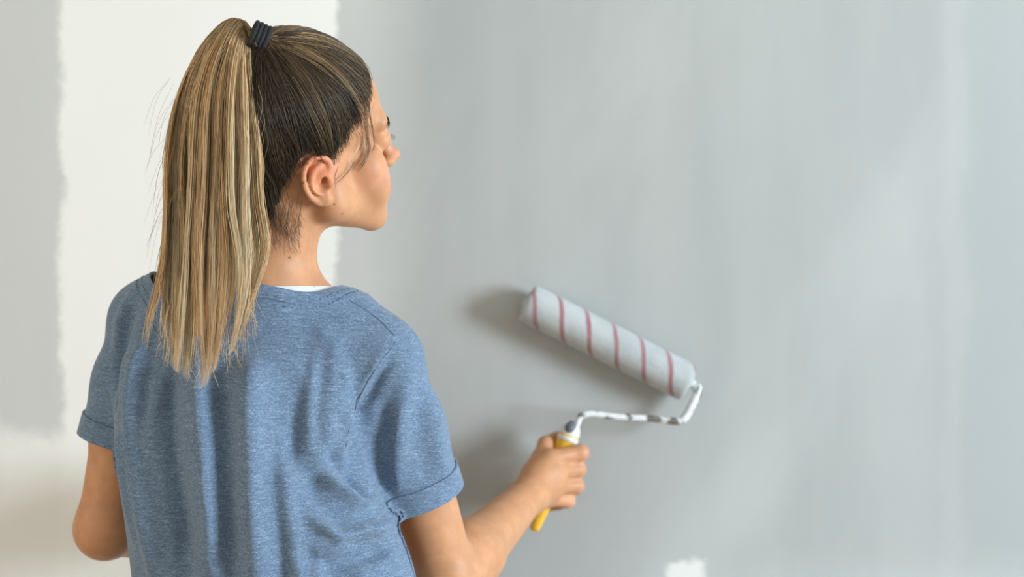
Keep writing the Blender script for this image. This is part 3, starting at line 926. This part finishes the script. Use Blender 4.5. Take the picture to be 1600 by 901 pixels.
HCc = np.array([0, -.013, .047]); HCr = np.array([.0765, .0965, .0885])   # hair ellipsoid, head space
AZ = np.array([0, 25, 45, 58, 68, 76, 84, 92, 104, 118, 135, 155, 180.])
EL = np.array([15, 12, -5, -22, -31, -36, -33, -24, -30, -48, -60, -64, -64.])
def hairline(az): return np.interp(np.abs(az), AZ, EL)
def dirs(az, el):
    az, el = np.radians(az), np.radians(el)
    return np.stack([np.sin(az) * np.cos(el), np.cos(az) * np.cos(el), np.sin(el)], -1)
def rad0(d, r=HCr): return 1 / np.sqrt(((d / r) ** 2).sum(-1))
def sdf(Pw):
    ii = [np.clip(np.searchsorted(B.ax[i], Pw[..., i]), 1, len(B.ax[i]) - 1) for i in range(3)]
    tt = [np.clip((Pw[..., i] - B.ax[i][ii[i] - 1]) / (B.ax[i][ii[i]] - B.ax[i][ii[i] - 1]), 0, 1) for i in range(3)]
    o = 0
    for a in (0, 1):
        for b_ in (0, 1):
            for c_ in (0, 1):
                w = (tt[0] if a else 1 - tt[0]) * (tt[1] if b_ else 1 - tt[1]) * (tt[2] if c_ else 1 - tt[2])
                o = o + w * B.F[ii[0] - 1 + a, ii[1] - 1 + b_, ii[2] - 1 + c_]
    return o
# radius of the skin (below the skull) per direction, so that hair lies on the neck too
_az = np.arange(-180, 181, 4.); _el = np.arange(-70, 91, 4.)
_A, _E = np.meshgrid(_az, _el, indexing='ij')
_d = dirs(_A, _E); _r0 = rad0(_d); _r = _r0.copy()
_cap = np.interp(np.abs(_A), [0, 70, 112, 128, 180], [.006, .004, .004, .055, .055])
_open = np.ones(_A.shape, bool)
for st in np.arange(0, .056, .0012):
    pw = HC + ((_d * (_r0 + st)[..., None] + HCc) * HS) @ HR.T
    ins = (sdf(pw) < .0015) & _open & (st < _cap)
    _open &= ins
    _r = np.where(ins, _r0 + st + .0015, _r)
_k = _r.copy()
for _ in range(2):
    _k = (_k + np.roll(_k, 1, 0) + np.roll(_k, -1, 0)) / 3
    _k[:, 1:-1] = (_k[:, 1:-1] + _k[:, 2:] + _k[:, :-2]) / 3
_r = np.maximum(_k, _r0)
def rad(d):
    el = np.degrees(np.arcsin(np.clip(d[..., 2], -1, 1))); az = np.degrees(np.arctan2(d[..., 0], d[..., 1]))
    u = np.clip((az + 180) / 4, 0, len(_az) - 1.001); v = np.clip((el + 70) / 4, 0, len(_el) - 1.001)
    i, j = u.astype(int), v.astype(int); f, h = u - i, v - j
    return (_r[i, j] * (1 - f) * (1 - h) + _r[i + 1, j] * f * (1 - h) + _r[i, j + 1] * (1 - f) * h + _r[i + 1, j + 1] * f * h)
def hpt(d, off=0):
    p = d * (rad(d) + off)[..., None] + HCc
    # below the skull the hair follows the neck rather than the ellipsoid
    return p
# tie direction: point of the ellipsoid that projects to px (404, 64)
def proj(p): return np.array([800 + FPX * p[0] / p[1], 450.5 - FPX * (p[2] - CAM_Z) / p[1]])
best = None
for az in range(90, 271, 3):
    for el in range(10, 90, 2):
        d = dirs(float(az), float(el)); p = L(*(d * (float(rad0(d)) + .004) + HCc)); q = proj(p)
        e = (q[0] - 410) ** 2 + (q[1] - 68) ** 2 + (3000 if abs(az - 180) > 60 else 0) * 0
        e += 2.0 * abs(az - 180)
        if best is None or e < best[0]: best = (e, az, el, d, q)
print('tie', best[1], best[2], best[4])
DT = best[3]
TIE = L(*(DT * (rad(DT) + .006) + HCc))
# scalp cap
U, Vv = 120, 60
cv = []; 
for i in range(U):
    az = -180 + 360 * i / U
    e0 = hairline(az) + 4.0 + 1.5 * math.sin(az * .9)
    for j in range(Vv):
        el = e0 + (90 - e0) * j / (Vv - 1)
        d = dirs(az, el); w = min(1, j / 5)
        cv.append(L(*(d * (float(rad(d)) - .0035 + .0015 * w) + HCc)))
cf = [(i * Vv + j, ((i + 1) % U) * Vv + j, ((i + 1) % U) * Vv + j + 1, i * Vv + j + 1) for i in range(U) for j in range(Vv - 1)]
hair = mesh_np('hair', cv, cf, M_scalp, person)

DARK = np.array([.028, .020, .015]); MID = np.array([.098, .064, .040]); BLOND = np.array([.70, .47, .24]); PALE = np.array([.72, .58, .38])
def noise1(x, seed):
    r = np.random.default_rng(seed); a = r.uniform(0, 1, 4096)
    i = np.floor(x).astype(int); f = x - i; f = f * f * (3 - 2 * f)
    return a[i % 4096] * (1 - f) + a[(i + 1) % 4096] * f
def scalp_strands(N):
    # roots: many near the hairline, the rest all over
    az = rng.uniform(-180, 180, N)
    k = rng.uniform(0, 1, N) ** 1.6
    el = hairline(az) + k * (70 - hairline(az)) + rng.normal(0, 1, N) * np.where(k < .15, 3.5, 1.5) + 1.0
    d0 = dirs(az, el)
    # tangential angle around the tie decides the lock
    e1 = np.cross(DT, [1.0, 0, 0]); e1 /= np.linalg.norm(e1); e2 = np.cross(DT, e1)
    ang = np.arctan2(d0 @ e2, d0 @ e1)
    K = 12
    t = np.linspace(0, 1, K)
    om = np.arccos(np.clip(d0 @ DT, -1, 1))
    so = np.sin(om)[:, None] + 1e-6
    tt = t[None, :] * np.ones((N, 1))
    D = (np.sin((1 - tt) * om[:, None]) / so)[..., None] * d0[:, None, :] + (np.sin(tt * om[:, None]) / so)[..., None] * DT
    D /= np.linalg.norm(D, axis=2)[..., None]
    lock = noise1((ang + 3.2) * 9, 3); lock2 = noise1((ang + 3.2) * 40, 4)
    off = (.0004 + .0042 * rng.uniform(0, 1, N)[:, None] * np.clip(tt * 4 + .15, 0, 1) + .0030 * lock[:, None] * np.sin(tt * math.pi)
           + .0020 * lock2[:, None] * np.sin(tt * math.pi))
    # swirl each strand a little
    sw = (rng.normal(0, .075, N) + .10 * (noise1((ang + 3.2) * 6, 8) - .5))[:, None] * np.sin(tt * math.pi)
    side = np.cross(D, DT); side /= np.linalg.norm(side, axis=2)[..., None] + 1e-6
    D = D + side * sw[..., None]; D /= np.linalg.norm(D, axis=2)[..., None]
    p = D * (rad(D) + off)[..., None] + HCc
    W = HC + (p * HS) @ HR.T
    # gather into the tie, keep a ring
    ring = .0115
    offs = (np.cos(ang)[:, None] * (HR @ e1)[None] + np.sin(ang)[:, None] * (HR @ e2)[None]) * ring * rng.uniform(.6, 1, N)[:, None]
    g = np.clip((tt - .80) / .20, 0, 1)[..., None] ** 1.5
    W = W * (1 - g) + (TIE[None] + offs + (HR @ DT) * .006)[:, None, :] * g
    # colour
    front = np.clip(1.25 - np.abs(az) / 75, 0, 1)
    s1 = noise1((ang + 3.2) * 26, 11); s2 = noise1((ang + 3.2) * 90, 12)
    bl = np.clip((s1 * .6 + s2 * .55 - .52) * 2.6, 0, 1) * (.30 + .70 * front)
    bl = np.clip(bl + rng.normal(0, .07, N) + .30 * front * (s1 > .42), 0, 1)
    rise = np.clip(.35 + .8 * tt, 0, 1)
    a = (bl[:, None] * rise)[..., None]
    base_ = DARK + (MID - DARK) * np.clip(s2 * .6 + rng.uniform(0, .5, N), 0, 1)[:, None]
    C = base_[:, None, :] * (1 - a) + BLOND * a
    return W, C
W_, C_ = scalp_strands(12500)
strands_mesh('swept_back_strands', W_, rng.uniform(.00030, .00068, len(W_)), C_, hair, kind='stuff')

# ---- ponytail
def pl(pts, t):
    pts = np.asarray(pts, float); n = len(pts) - 1
    u = np.clip(t, 0, 1) * n; i = np.minimum(u.astype(int), n - 1); f = u - i
    p = np.concatenate([[2 * pts[0] - pts[1]], pts, [2 * pts[-1] - pts[-2]]])
    a, b, c, d = p[i], p[i + 1], p[i + 2], p[i + 3]; f = f[..., None]
    return 0.5 * (2 * b + (c - a) * f + (2 * a - 5 * b + 4 * c - d) * f * f + (3 * b - a - 3 * c + d) * f ** 3)
# columns: frame x, frame y, depth Y   (left edge, centre, right edge of the tail)
LE = [(392, 46, TIE[1]), (362, 31, 2.085), (318, 72, 2.080), (280, 150, 2.080), (262, 240, 2.075), (256, 330, 2.065), (248, 410, 2.040), (236, 480, 2.008), (228, 545, 1.992)]
CE = [(397, 56, TIE[1]), (378, 34, 2.060), (352, 75, 2.045), (332, 150, 2.040), (326, 240, 2.036), (324, 330, 2.028), (322, 420, 2.010), (318, 510, 1.990), (316, 608, 1.982)]
RE = [(402, 74, TIE[1] - .01), (394, 62, 2.055), (393, 95, 2.030), (398, 160, 2.018), (404, 240, 2.012), (406, 320, 2.008), (413, 385, 1.998), (402, 450, 1.990), (378, 525, 1.984)]
def pony(N):
    # locks: each lock has own position s and end length; strands gather in it toward the tip
    NL = 38
    ls = np.sort(rng.uniform(-1, 1, NL)); ll = .69 + .31 * rng.uniform(0, 1, NL) - .06 * np.abs(ls) ** 2
    ld = rng.uniform(-1, 1, NL); lx = np.clip(rng.normal(0, .10, NL), -.14, .2)
    li = rng.integers(0, NL, N)
    s = rng.uniform(-1, 1, N); li = np.array([np.argmin(np.abs(ls - v) + rng.uniform(0, .12, NL)) for v in s])
    K = 17; t = np.linspace(0, 1, K)[None, :] * np.ones((N, 1))
    fin = np.where(rng.uniform(0, 1, N) < .08, rng.uniform(.55, .85, N), ll[li] + rng.normal(0, .06, N)); fin = np.clip(fin, .4, 1.0)
    tq = t * fin[:, None]
    gath = np.clip((tq - .22) / .62, 0, 1) ** 1.1 * .93
    wander = .085 * np.sin(tq * 7 + rng.uniform(0, 6.28, NL)[li][:, None]) * tq + rng.normal(0, .035, N)[:, None] * tq
    sv = s[:, None] * (1 - gath) + (ls[li][:, None] + (lx[li])[:, None] * tq + rng.normal(0, .032, N)[:, None] * np.clip(1.25 - t, .25, 1)) * gath + wander
    sv = np.clip(sv, -1.12, 1.12)
    l, c, r = pl(LE, tq), pl(CE, tq), pl(RE, tq)
    w = np.abs(sv)[..., None]
    q = np.where(sv[..., None] < 0, c * (1 - w) + l * w, c * (1 - w) + r * w)
    # thickness
    dep = rng.uniform(-1, 1, N)
    dv = dep[:, None] * (1 - gath * .8) + (ld[li] )[:, None] * np.clip(gath * 3, 0, 1) * .95
    th = np.interp(tq, [0, .06, .15, .4, .7, .85, 1], [.010, .014, .022, .026, .020, .012, .008]) * np.sqrt(np.clip(1.15 - sv ** 2 * .8, .1, 1))
    Yv = q[..., 2] + dv * th - .004
    Yv = Yv + th * .25
    W = np.stack([(q[..., 0] - 800) / FPX * q[..., 2], Yv, CAM_Z - (q[..., 1] - 450.5) / FPX * q[..., 2]], -1)
    # gentle waves
    ph = rng.uniform(0, 6.28, NL)[li][:, None]
    W[..., 0] += .0022 * np.sin(tq * 14 + ph) * tq + rng.normal(0, .0009, N)[:, None] * np.sin(tq * 20 + rng.uniform(0, 6, N)[:, None])
    # colour along the strand: brown at the tie, golden middle, pale tips
    lk = rng.uniform(0, 1, NL)[li]; sn = np.clip(lk * .55 + rng.uniform(0, 1, N) * .45, 0, 1)
    root = MID * 2.0 + (BLOND - MID * 1.5) * sn[:, None] * .95
    mid = np.array([.60, .37, .165]) + (np.array([1.0, .77, .46]) - np.array([.60, .37, .165])) * (sn[:, None] ** .8)
    tip = np.array([.90, .60, .28]) + (np.array([1.0, .90, .66]) - np.array([.90, .60, .28])) * sn[:, None]
    a = np.clip(tq / .30, 0, 1)[..., None]; b2 = np.clip((tq - .32) / .40, 0, 1)[..., None]
    C = root[:, None] * (1 - a) + mid[:, None] * a; C = C * (1 - b2) + tip[:, None] * b2
    dk = (rng.uniform(0, 1, N) < .11)[:, None, None]
    C = C * (.78 + .50 * np.clip(.5 - .5 * ld[li] + .25 * rng.normal(0, 1, N) , 0, 1))[:, None, None]  # deeper locks darker: shade between locks painted into strand colour, plus random variation
    C = C * np.clip(rng.normal(1.0, .26, N), .45, 1.6)[:, None, None]
    pale = (rng.uniform(0, 1, N) < .13)[:, None, None]; C = np.where(pale, C * .30 + np.array([1.0, .82, .54]) * .70, C)
    C = np.where(dk & (tq[..., None] < .75), C * .42, C); C = C / np.maximum(1, C.max(-1, keepdims=True))
    return W, C
W_, C_ = pony(11800)
strands_mesh('ponytail', W_, rng.uniform(.00034, .00076, len(W_)), C_, hair, kind='stuff', label='long blonde ponytail')

# flyaway strands around the tail, the crown and the face
fw, fc = [], []
def fly(pts, col, wid=None):
    fw.append(smooth_path([P(*p) for p in pts], 14)); fc.append(np.tile(col, (14, 1)))
for i in range(70):
    x0 = rng.uniform(250, 300); y0 = rng.uniform(110, 420); l = rng.uniform(60, 150)
    o1 = rng.uniform(-30, 2); Yd = rng.uniform(2.03, 2.09)
    fly([(x0 + 15, y0, Yd), (x0 + o1 * .5, y0 + l * .4, Yd), (x0 + o1 - 6, y0 + l, Yd)], BLOND * rng.uniform(.6, 1.2))
for i in range(40):
    x0 = rng.uniform(385, 405); y0 = rng.uniform(120, 420); l = rng.uniform(50, 130); Yd = rng.uniform(1.99, 2.02)
    o1 = rng.uniform(0, 16)
    fly([(x0, y0, Yd), (x0 + o1, y0 + l * .5, Yd), (x0 + o1 * .3, y0 + l, Yd)], BLOND * rng.uniform(.5, 1.1))
for i in range(120):      # ragged ends of the tail
    x0 = rng.uniform(246, 398); u = (x0 - 246) / 152; yb = 520 + 50 * math.sin(math.pi * min(1, u * 1.05)); Yd = rng.uniform(1.972, 1.990)
    l = rng.uniform(35, 90); y1 = yb + rng.uniform(-25, 45)
    fly([(x0 + rng.normal(0, 3), y1 - l, Yd + .004), (x0 + rng.normal(0, 4), y1 - l * .5, Yd), (x0 + (u - .5) * 14 + rng.normal(0, 9), y1, Yd)], np.clip(BLOND * rng.uniform(.9, 1.8), 0, 1))
for i in range(160):
    az = rng.uniform(-20, 110); d = dirs(az, rng.uniform(30, 80)); p0 = L(*(d * (rad(d) + .002) + HCc))
    ou = HR @ d; al = TIE - p0; al /= np.linalg.norm(al)
    ln = rng.uniform(.02, .06)
    pts = [p0, p0 + al * ln * .4 + ou * rng.uniform(.002, .006), p0 + al * ln + ou * rng.uniform(.002, .012) + rng.normal(0, .004, 3)]
    fw.append(smooth_path(pts, 14)); fc.append(np.tile(MID * rng.uniform(.6, 1.6), (14, 1)))
strands_mesh('flyaway_strands', np.array(fw), np.full(len(fw), .00028), np.array(fc), hair, kind='stuff')
# loose locks in front of the ear and at the temple
fw, fc = [], []
def onface(px, py, off=.002):
    """nearest skin point that projects to this pixel"""
    x = (px - 800) / FPX; z = -(py - 450.5) / FPX
    d = np.hypot(bV[:, 0] / bV[:, 1] - x, (bV[:, 2] - CAM_Z) / bV[:, 1] - z)
    near = np.where(d < .0016)[0]
    if len(near) == 0: near = np.argsort(d)[:6]
    i = near[np.argmin(bV[near, 1])]
    return P(px, py, bV[i, 1] - off)
for base_pts, n, sp in (([(574, 165), (571, 190), (574, 212), (575, 234), (568, 254), (556, 268)], 16, 4), ([(572, 150), (578, 180), (583, 205), (586, 226), (582, 240)], 9, 3),
                    ([(552, 250), (548, 262), (537, 276), (526, 288)], 6, 2), ([(560, 205), (566, 220), (560, 240)], 6, 4),
                    ([(528, 262), (524, 275), (525, 295)], 4, 3)):
    for i in range(n):
        o = rng.normal(0, sp, 2); e = rng.normal(0, sp * .8, 2)
        m = len(base_pts) - 1
        pts = [onface(p[0] + o[0] * (1 - k / m) + e[0] * k / m, p[1] + (o[1] * (1 - k / m) + e[1] * k / m) * .6, .003 + .002 * rng.uniform()) for k, p in enumerate(base_pts)]
        fw.append(smooth_path(pts, 14)); fc.append(np.tile(MID * rng.uniform(.8, 2.0), (14, 1)))
# fine nape hairs
for i in range(130):
    x0 = rng.uniform(408, 470); y0 = rng.uniform(345, 402); l = rng.uniform(25, 55)
    dx = rng.normal(-6, 5)
    pts = [onface(x0 + 4, y0 - l, .004), onface(x0, y0 - l * .4, .003), onface(x0 - dx, y0, .0018)]
    fw.append(smooth_path(pts, 14)); fc.append(np.tile(MID * rng.uniform(.7, 2.0), (14, 1)))
strands_mesh('loose_strands', np.array(fw), np.full(len(fw), .00032), np.array(fc), hair, kind='stuff')

# eyebrows and lashes
def skin_y(x, z):
    ys_ = np.linspace(.125, .04, 90); pw = np.array([L(x, y_, z) for y_ in ys_]); f_ = sdf(pw)
    i_ = np.where(f_ < 0)[0]
    return ys_[i_[0]] if len(i_) else .09
for s in (-1, 1):
    fw, fc = [], []
    for i in range(150):
        u = rng.uniform(0, 1)
        x = .014 + .034 * u; yy = .0955 - .013 * u ** 1.6; z = .0235 + .006 * math.sin(u * 2.4) - .003 * u + rng.normal(0, .0012)
        yy = skin_y(s * x, z) + .0006; p = np.array([s * x, yy, z]); dv = np.array([s * .0055, -.0016, .0022 * (1 - 1.6 * u)])
        pts = [L(*p), L(*(p + dv * .5 + [0, .0012, 0])), L(*(p + dv + [0, .0008, 0]))]
        fw.append(smooth_path(pts, 5)); fc.append(np.tile(DARK * .8, (5, 1)))
    strands_mesh('eyebrow', np.array(fw), np.full(len(fw), .0006), np.array(fc), person)
    fw, fc = [], []
    for i in range(20):
        u = i / 19; a = (u - .5) * 2
        x = .031 + .0135 * a; yy = .0945 - .0035 * a * a - .002 * a; z = .0075 - .002 * a * a
        p = np.array([s * x, skin_y(s * x, z + .003) + .0005, z + .001]); o_ = np.array([s * .0050 * a, .0042, -.0008])
        pts = [L(*p), L(*(p + o_ * .6)), L(*(p + o_ + [0, 0, .0016]))]
        fw.append(smooth_path(pts, 6)); fc.append(np.tile(DARK * .2, (6, 1)))
    strands_mesh('eyelashes', np.array(fw), np.full(len(fw), .00028), np.array(fc), person)

# hair tie: three twisted loops
bm = bmesh.new()
na = P(404, 62, TIE[1]) * 0 + (HR @ DT)
ax_ = (P(388, 52, 2.09) - P(420, 72, 2.09)); ax_ /= np.linalg.norm(ax_)
ax_ = np.array([-.88, -.22, .36]); ax_ /= np.linalg.norm(ax_)
b1 = np.cross(ax_, [0, 1, 0]); b1 /= np.linalg.norm(b1); b2_ = np.cross(ax_, b1)
tc0 = P(404, 61, TIE[1])
for k in range(4):
    t = np.linspace(0, 2 * math.pi, 40)
    r = .0155 + .0006 * np.sin(t * 12 + k)
    pts = tc0 + ax_ * (.0050 * (k - 1.5)) + (np.cos(t) * r)[:, None] * b1 + (np.sin(t) * r)[:, None] * b2_
    tube_bm(bm, pts, .0030, 10)
bm_obj('hair_tie', bm, M_elastic, hair, True, label='black elastic hair tie')

# ------------------------------------------------------------------ paint roller
M_nap, nt, b = newmat('striped_roller_nap')
g = NG(nt)
tc = nt.nodes.new('ShaderNodeTexCoord'); v = tc.outputs['Object']
sp = nt.nodes.new('ShaderNodeSeparateXYZ'); nt.links.new(v, sp.inputs[0])
ang = g.math('ARCTAN2', sp.outputs['Y'], sp.outputs['X'])
ph = g.math('ADD', g.math('MULTIPLY', sp.outputs['Z'], 1 / .0415), g.math('MULTIPLY', ang, -2 / (2 * math.pi)))
ph = g.math('ADD', ph, g.math('MULTIPLY', g.math('SUBTRACT', g.noise(v, 40, 2), .5), .10))
ph = g.math('ABSOLUTE', g.math('SUBTRACT', g.math('FRACT', g.math('ADD', ph, 0.22)), 0.5))
stripe = g.math('SUBTRACT', 1.0, g.step(ph, .055, .11))
wet = g.noise(v, 22, 4, .6)
c = g.mix(g.step(wet, .35, .65), (.42, .45, .45), (.50, .52, .52))
c = g.mix(g.math('MULTIPLY', stripe, g.math('ADD', .65, g.math('MULTIPLY', wet, .5))), c, (.34, .145, .155))
nt.links.new(c, b.inputs['Base Color']); b.inputs['Roughness'].default_value = .85
b.inputs['Sheen Weight'].default_value = .3
bp = nt.nodes.new('ShaderNodeBump'); bp.inputs['Strength'].default_value = .8; bp.inputs['Distance'].default_value = .0012
nt.links.new(g.noise(v, 500, 3), bp.inputs['Height']); nt.links.new(bp.outputs['Normal'], b.inputs['Normal'])
M_wire = simple('paint_splashed_steel', (.62, .62, .60), .35, .6, bump=.6, bscale=140, var=.3)
# splashes of paint on the wire
nt = M_wire.node_tree; b = nt.nodes['Principled BSDF']; g = NG(nt)
tc = nt.nodes.new('ShaderNodeTexCoord')
sp = g.step(g.noise(tc.outputs['Object'], 60, 4), .36, .50)
nt.links.new(g.mix(sp, (.28, .26, .24), (.74, .76, .76)), b.inputs['Base Color'])
nt.links.new(g.math('MULTIPLY', g.math('SUBTRACT', 1.0, sp), .85), b.inputs['Metallic'])
M_yellow = simple('yellow_plastic', (.83, .47, .035), .35, var=.06, bscale=60)
M_dark = simple('dark_socket', (.12, .13, .14), .5)
M_cap = simple('grey_plastic', (.45, .47, .48), .5)

RY = WALL_Y - .0275
RA, RB = P(823, 472, RY), P(1076, 598, RY)
roller = bpy.data.objects.new('paint_roller', None); roller.location = (RA + RB) / 2; link(roller)
roller['label'] = 'paint roller with red striped grey sleeve and yellow handle held against the wall'
roller['category'] = 'paint roller'
# sleeve: own local frame with Z along its axis, so the stripe texture winds around it
Ln = np.linalg.norm(RB - RA); zax = (RB - RA) / Ln
bm = bmesh.new()
prof = [(.017, -Ln / 2 + .002), (.0245, -Ln / 2), (.0262, -Ln / 2 + .002), (.0268, -Ln / 2 + .008)]
zz = np.linspace(-Ln / 2 + .014, Ln / 2 - .014, 60)
prof += [(.0270, z) for z in zz] + [(.0268, Ln / 2 - .008), (.0262, Ln / 2 - .002), (.0245, Ln / 2), (.017, Ln / 2 - .002)]
nseg = 64; rings = []
for r, z in prof:
    rings.append([bm.verts.new(((r + random.uniform(-.00035, .00035)) * math.cos(a), (r + random.uniform(-.00035, .00035)) * math.sin(a), z)) for a in np.arange(nseg) / nseg * 2 * math.pi])
for r0, r1 in zip(rings[:-1], rings[1:]):
    for j in range(nseg): bm.faces.new((r0[j], r0[(j + 1) % nseg], r1[(j + 1) % nseg], r1[j]))
sleeve = bm_obj('roller_sleeve', bm, M_nap, None, True, label='grey nap sleeve with thin red spiral stripes')
sleeve.parent = roller
q = Vector(zax).to_track_quat('Z', 'Y')
sleeve.location = Vector((RA + RB) / 2) - roller.location; sleeve.rotation_mode = 'QUATERNION'; sleeve.rotation_quaternion = q
for sgn in (-1, 1):
    bm = bmesh.new()
    bmesh.ops.create_cone(bm, cap_ends=True, segments=40, radius1=.0172, radius2=.0160, depth=.006)
    bmesh.ops.create_cone(bm, cap_ends=True, segments=24, radius1=.007, radius2=.006, depth=.012)
    if sgn < 0: bmesh.ops.rotate(bm, verts=bm.verts, cent=(0, 0, 0), matrix=Matrix.Rotation(math.pi, 3, 'X'))
    bmesh.ops.rotate(bm, verts=bm.verts, cent=(0, 0, 0), matrix=q.to_matrix())
    bmesh.ops.translate(bm, verts=bm.verts, vec=Vector((RB if sgn > 0 else RA) + zax * sgn * -.0005))
    bm_obj('end_cap', bm, M_cap, roller, True)
# wire
HY = 2.524
wp = smooth_path([P(1050, 585, RY), RB, RB + zax * .010, P(1090, 609, RY - .004), P(1085, 624, RY - .007), P(1070, 652, RY - .012), P(1056, 658, RY - .014), P(1020, 654, RY - .017),
                  P(960, 650, RY - .024), P(925, 646, HY + .004), P(908, 650, HY + .001), P(902, 662, HY), P(896, 682, HY)], 70)
bm = bmesh.new(); tube_bm(bm, wp, np.interp(np.linspace(0, 1, 70), [0, .12, .2, .35, .42, .6, 1], [.0042, .0062, .0068, .0062, .0056, .0046, .0044]), 12)
for v in bm.verts: v.co += Vector((random.uniform(-1, 1), random.uniform(-1, 1), random.uniform(-1, 1))) * .00035
bm_obj('wire_frame', bm, M_wire, roller, True, label='paint splashed bent steel wire')
# handle
h0, h1 = P(893, 668, HY), P(834, 829, HY - .012)
ha = h1 - h0; hl = np.linalg.norm(ha)
prof = [(0, .0125), (.03, .0150), (.10, .0155), (.22, .0150), (.45, .0130), (.65, .0135), (.85, .0098), (.96, .0080), (1, .0060)]
ts = np.linspace(.07, 1, 30)
bm = bmesh.new()
tube_bm(bm, [h0 + ha * t for t in ts], [np.interp(t, *zip(*prof)) * .93 for t in ts], 28)
bm_obj('handle', bm, M_yellow, roller, True, label='yellow plastic handle')
bm = bmesh.new()
ts = np.linspace(-.02, .13, 10)
tube_bm(bm, [h0 + ha * t for t in ts], [.0108, .0122, .0132, .0138, .0141, .0142, .0142, .0145, .0148, .0148], 28)
bm_obj('ferrule', bm, simple('paint_smeared_plastic', (.70, .72, .70), .4, bump=.5, bscale=120, var=.12), roller, True, label='white paint smeared collar of the handle')
bm = bmesh.new()
tt_ = np.linspace(0, 1, 8)
tube_bm(bm, [h0 + ha * (-.06 + .13 * t) + np.array([-.002, -.0035 - .004 * math.sin(t * 3), 0]) for t in tt_], [.003, .0055, .0072, .0080, .0080, .0075, .006, .003], 20)
bm_obj('socket_plug', bm, M_dark, roller, True, label='dark metal plug inside the collar')
print('verts', len(bV), len(sV))
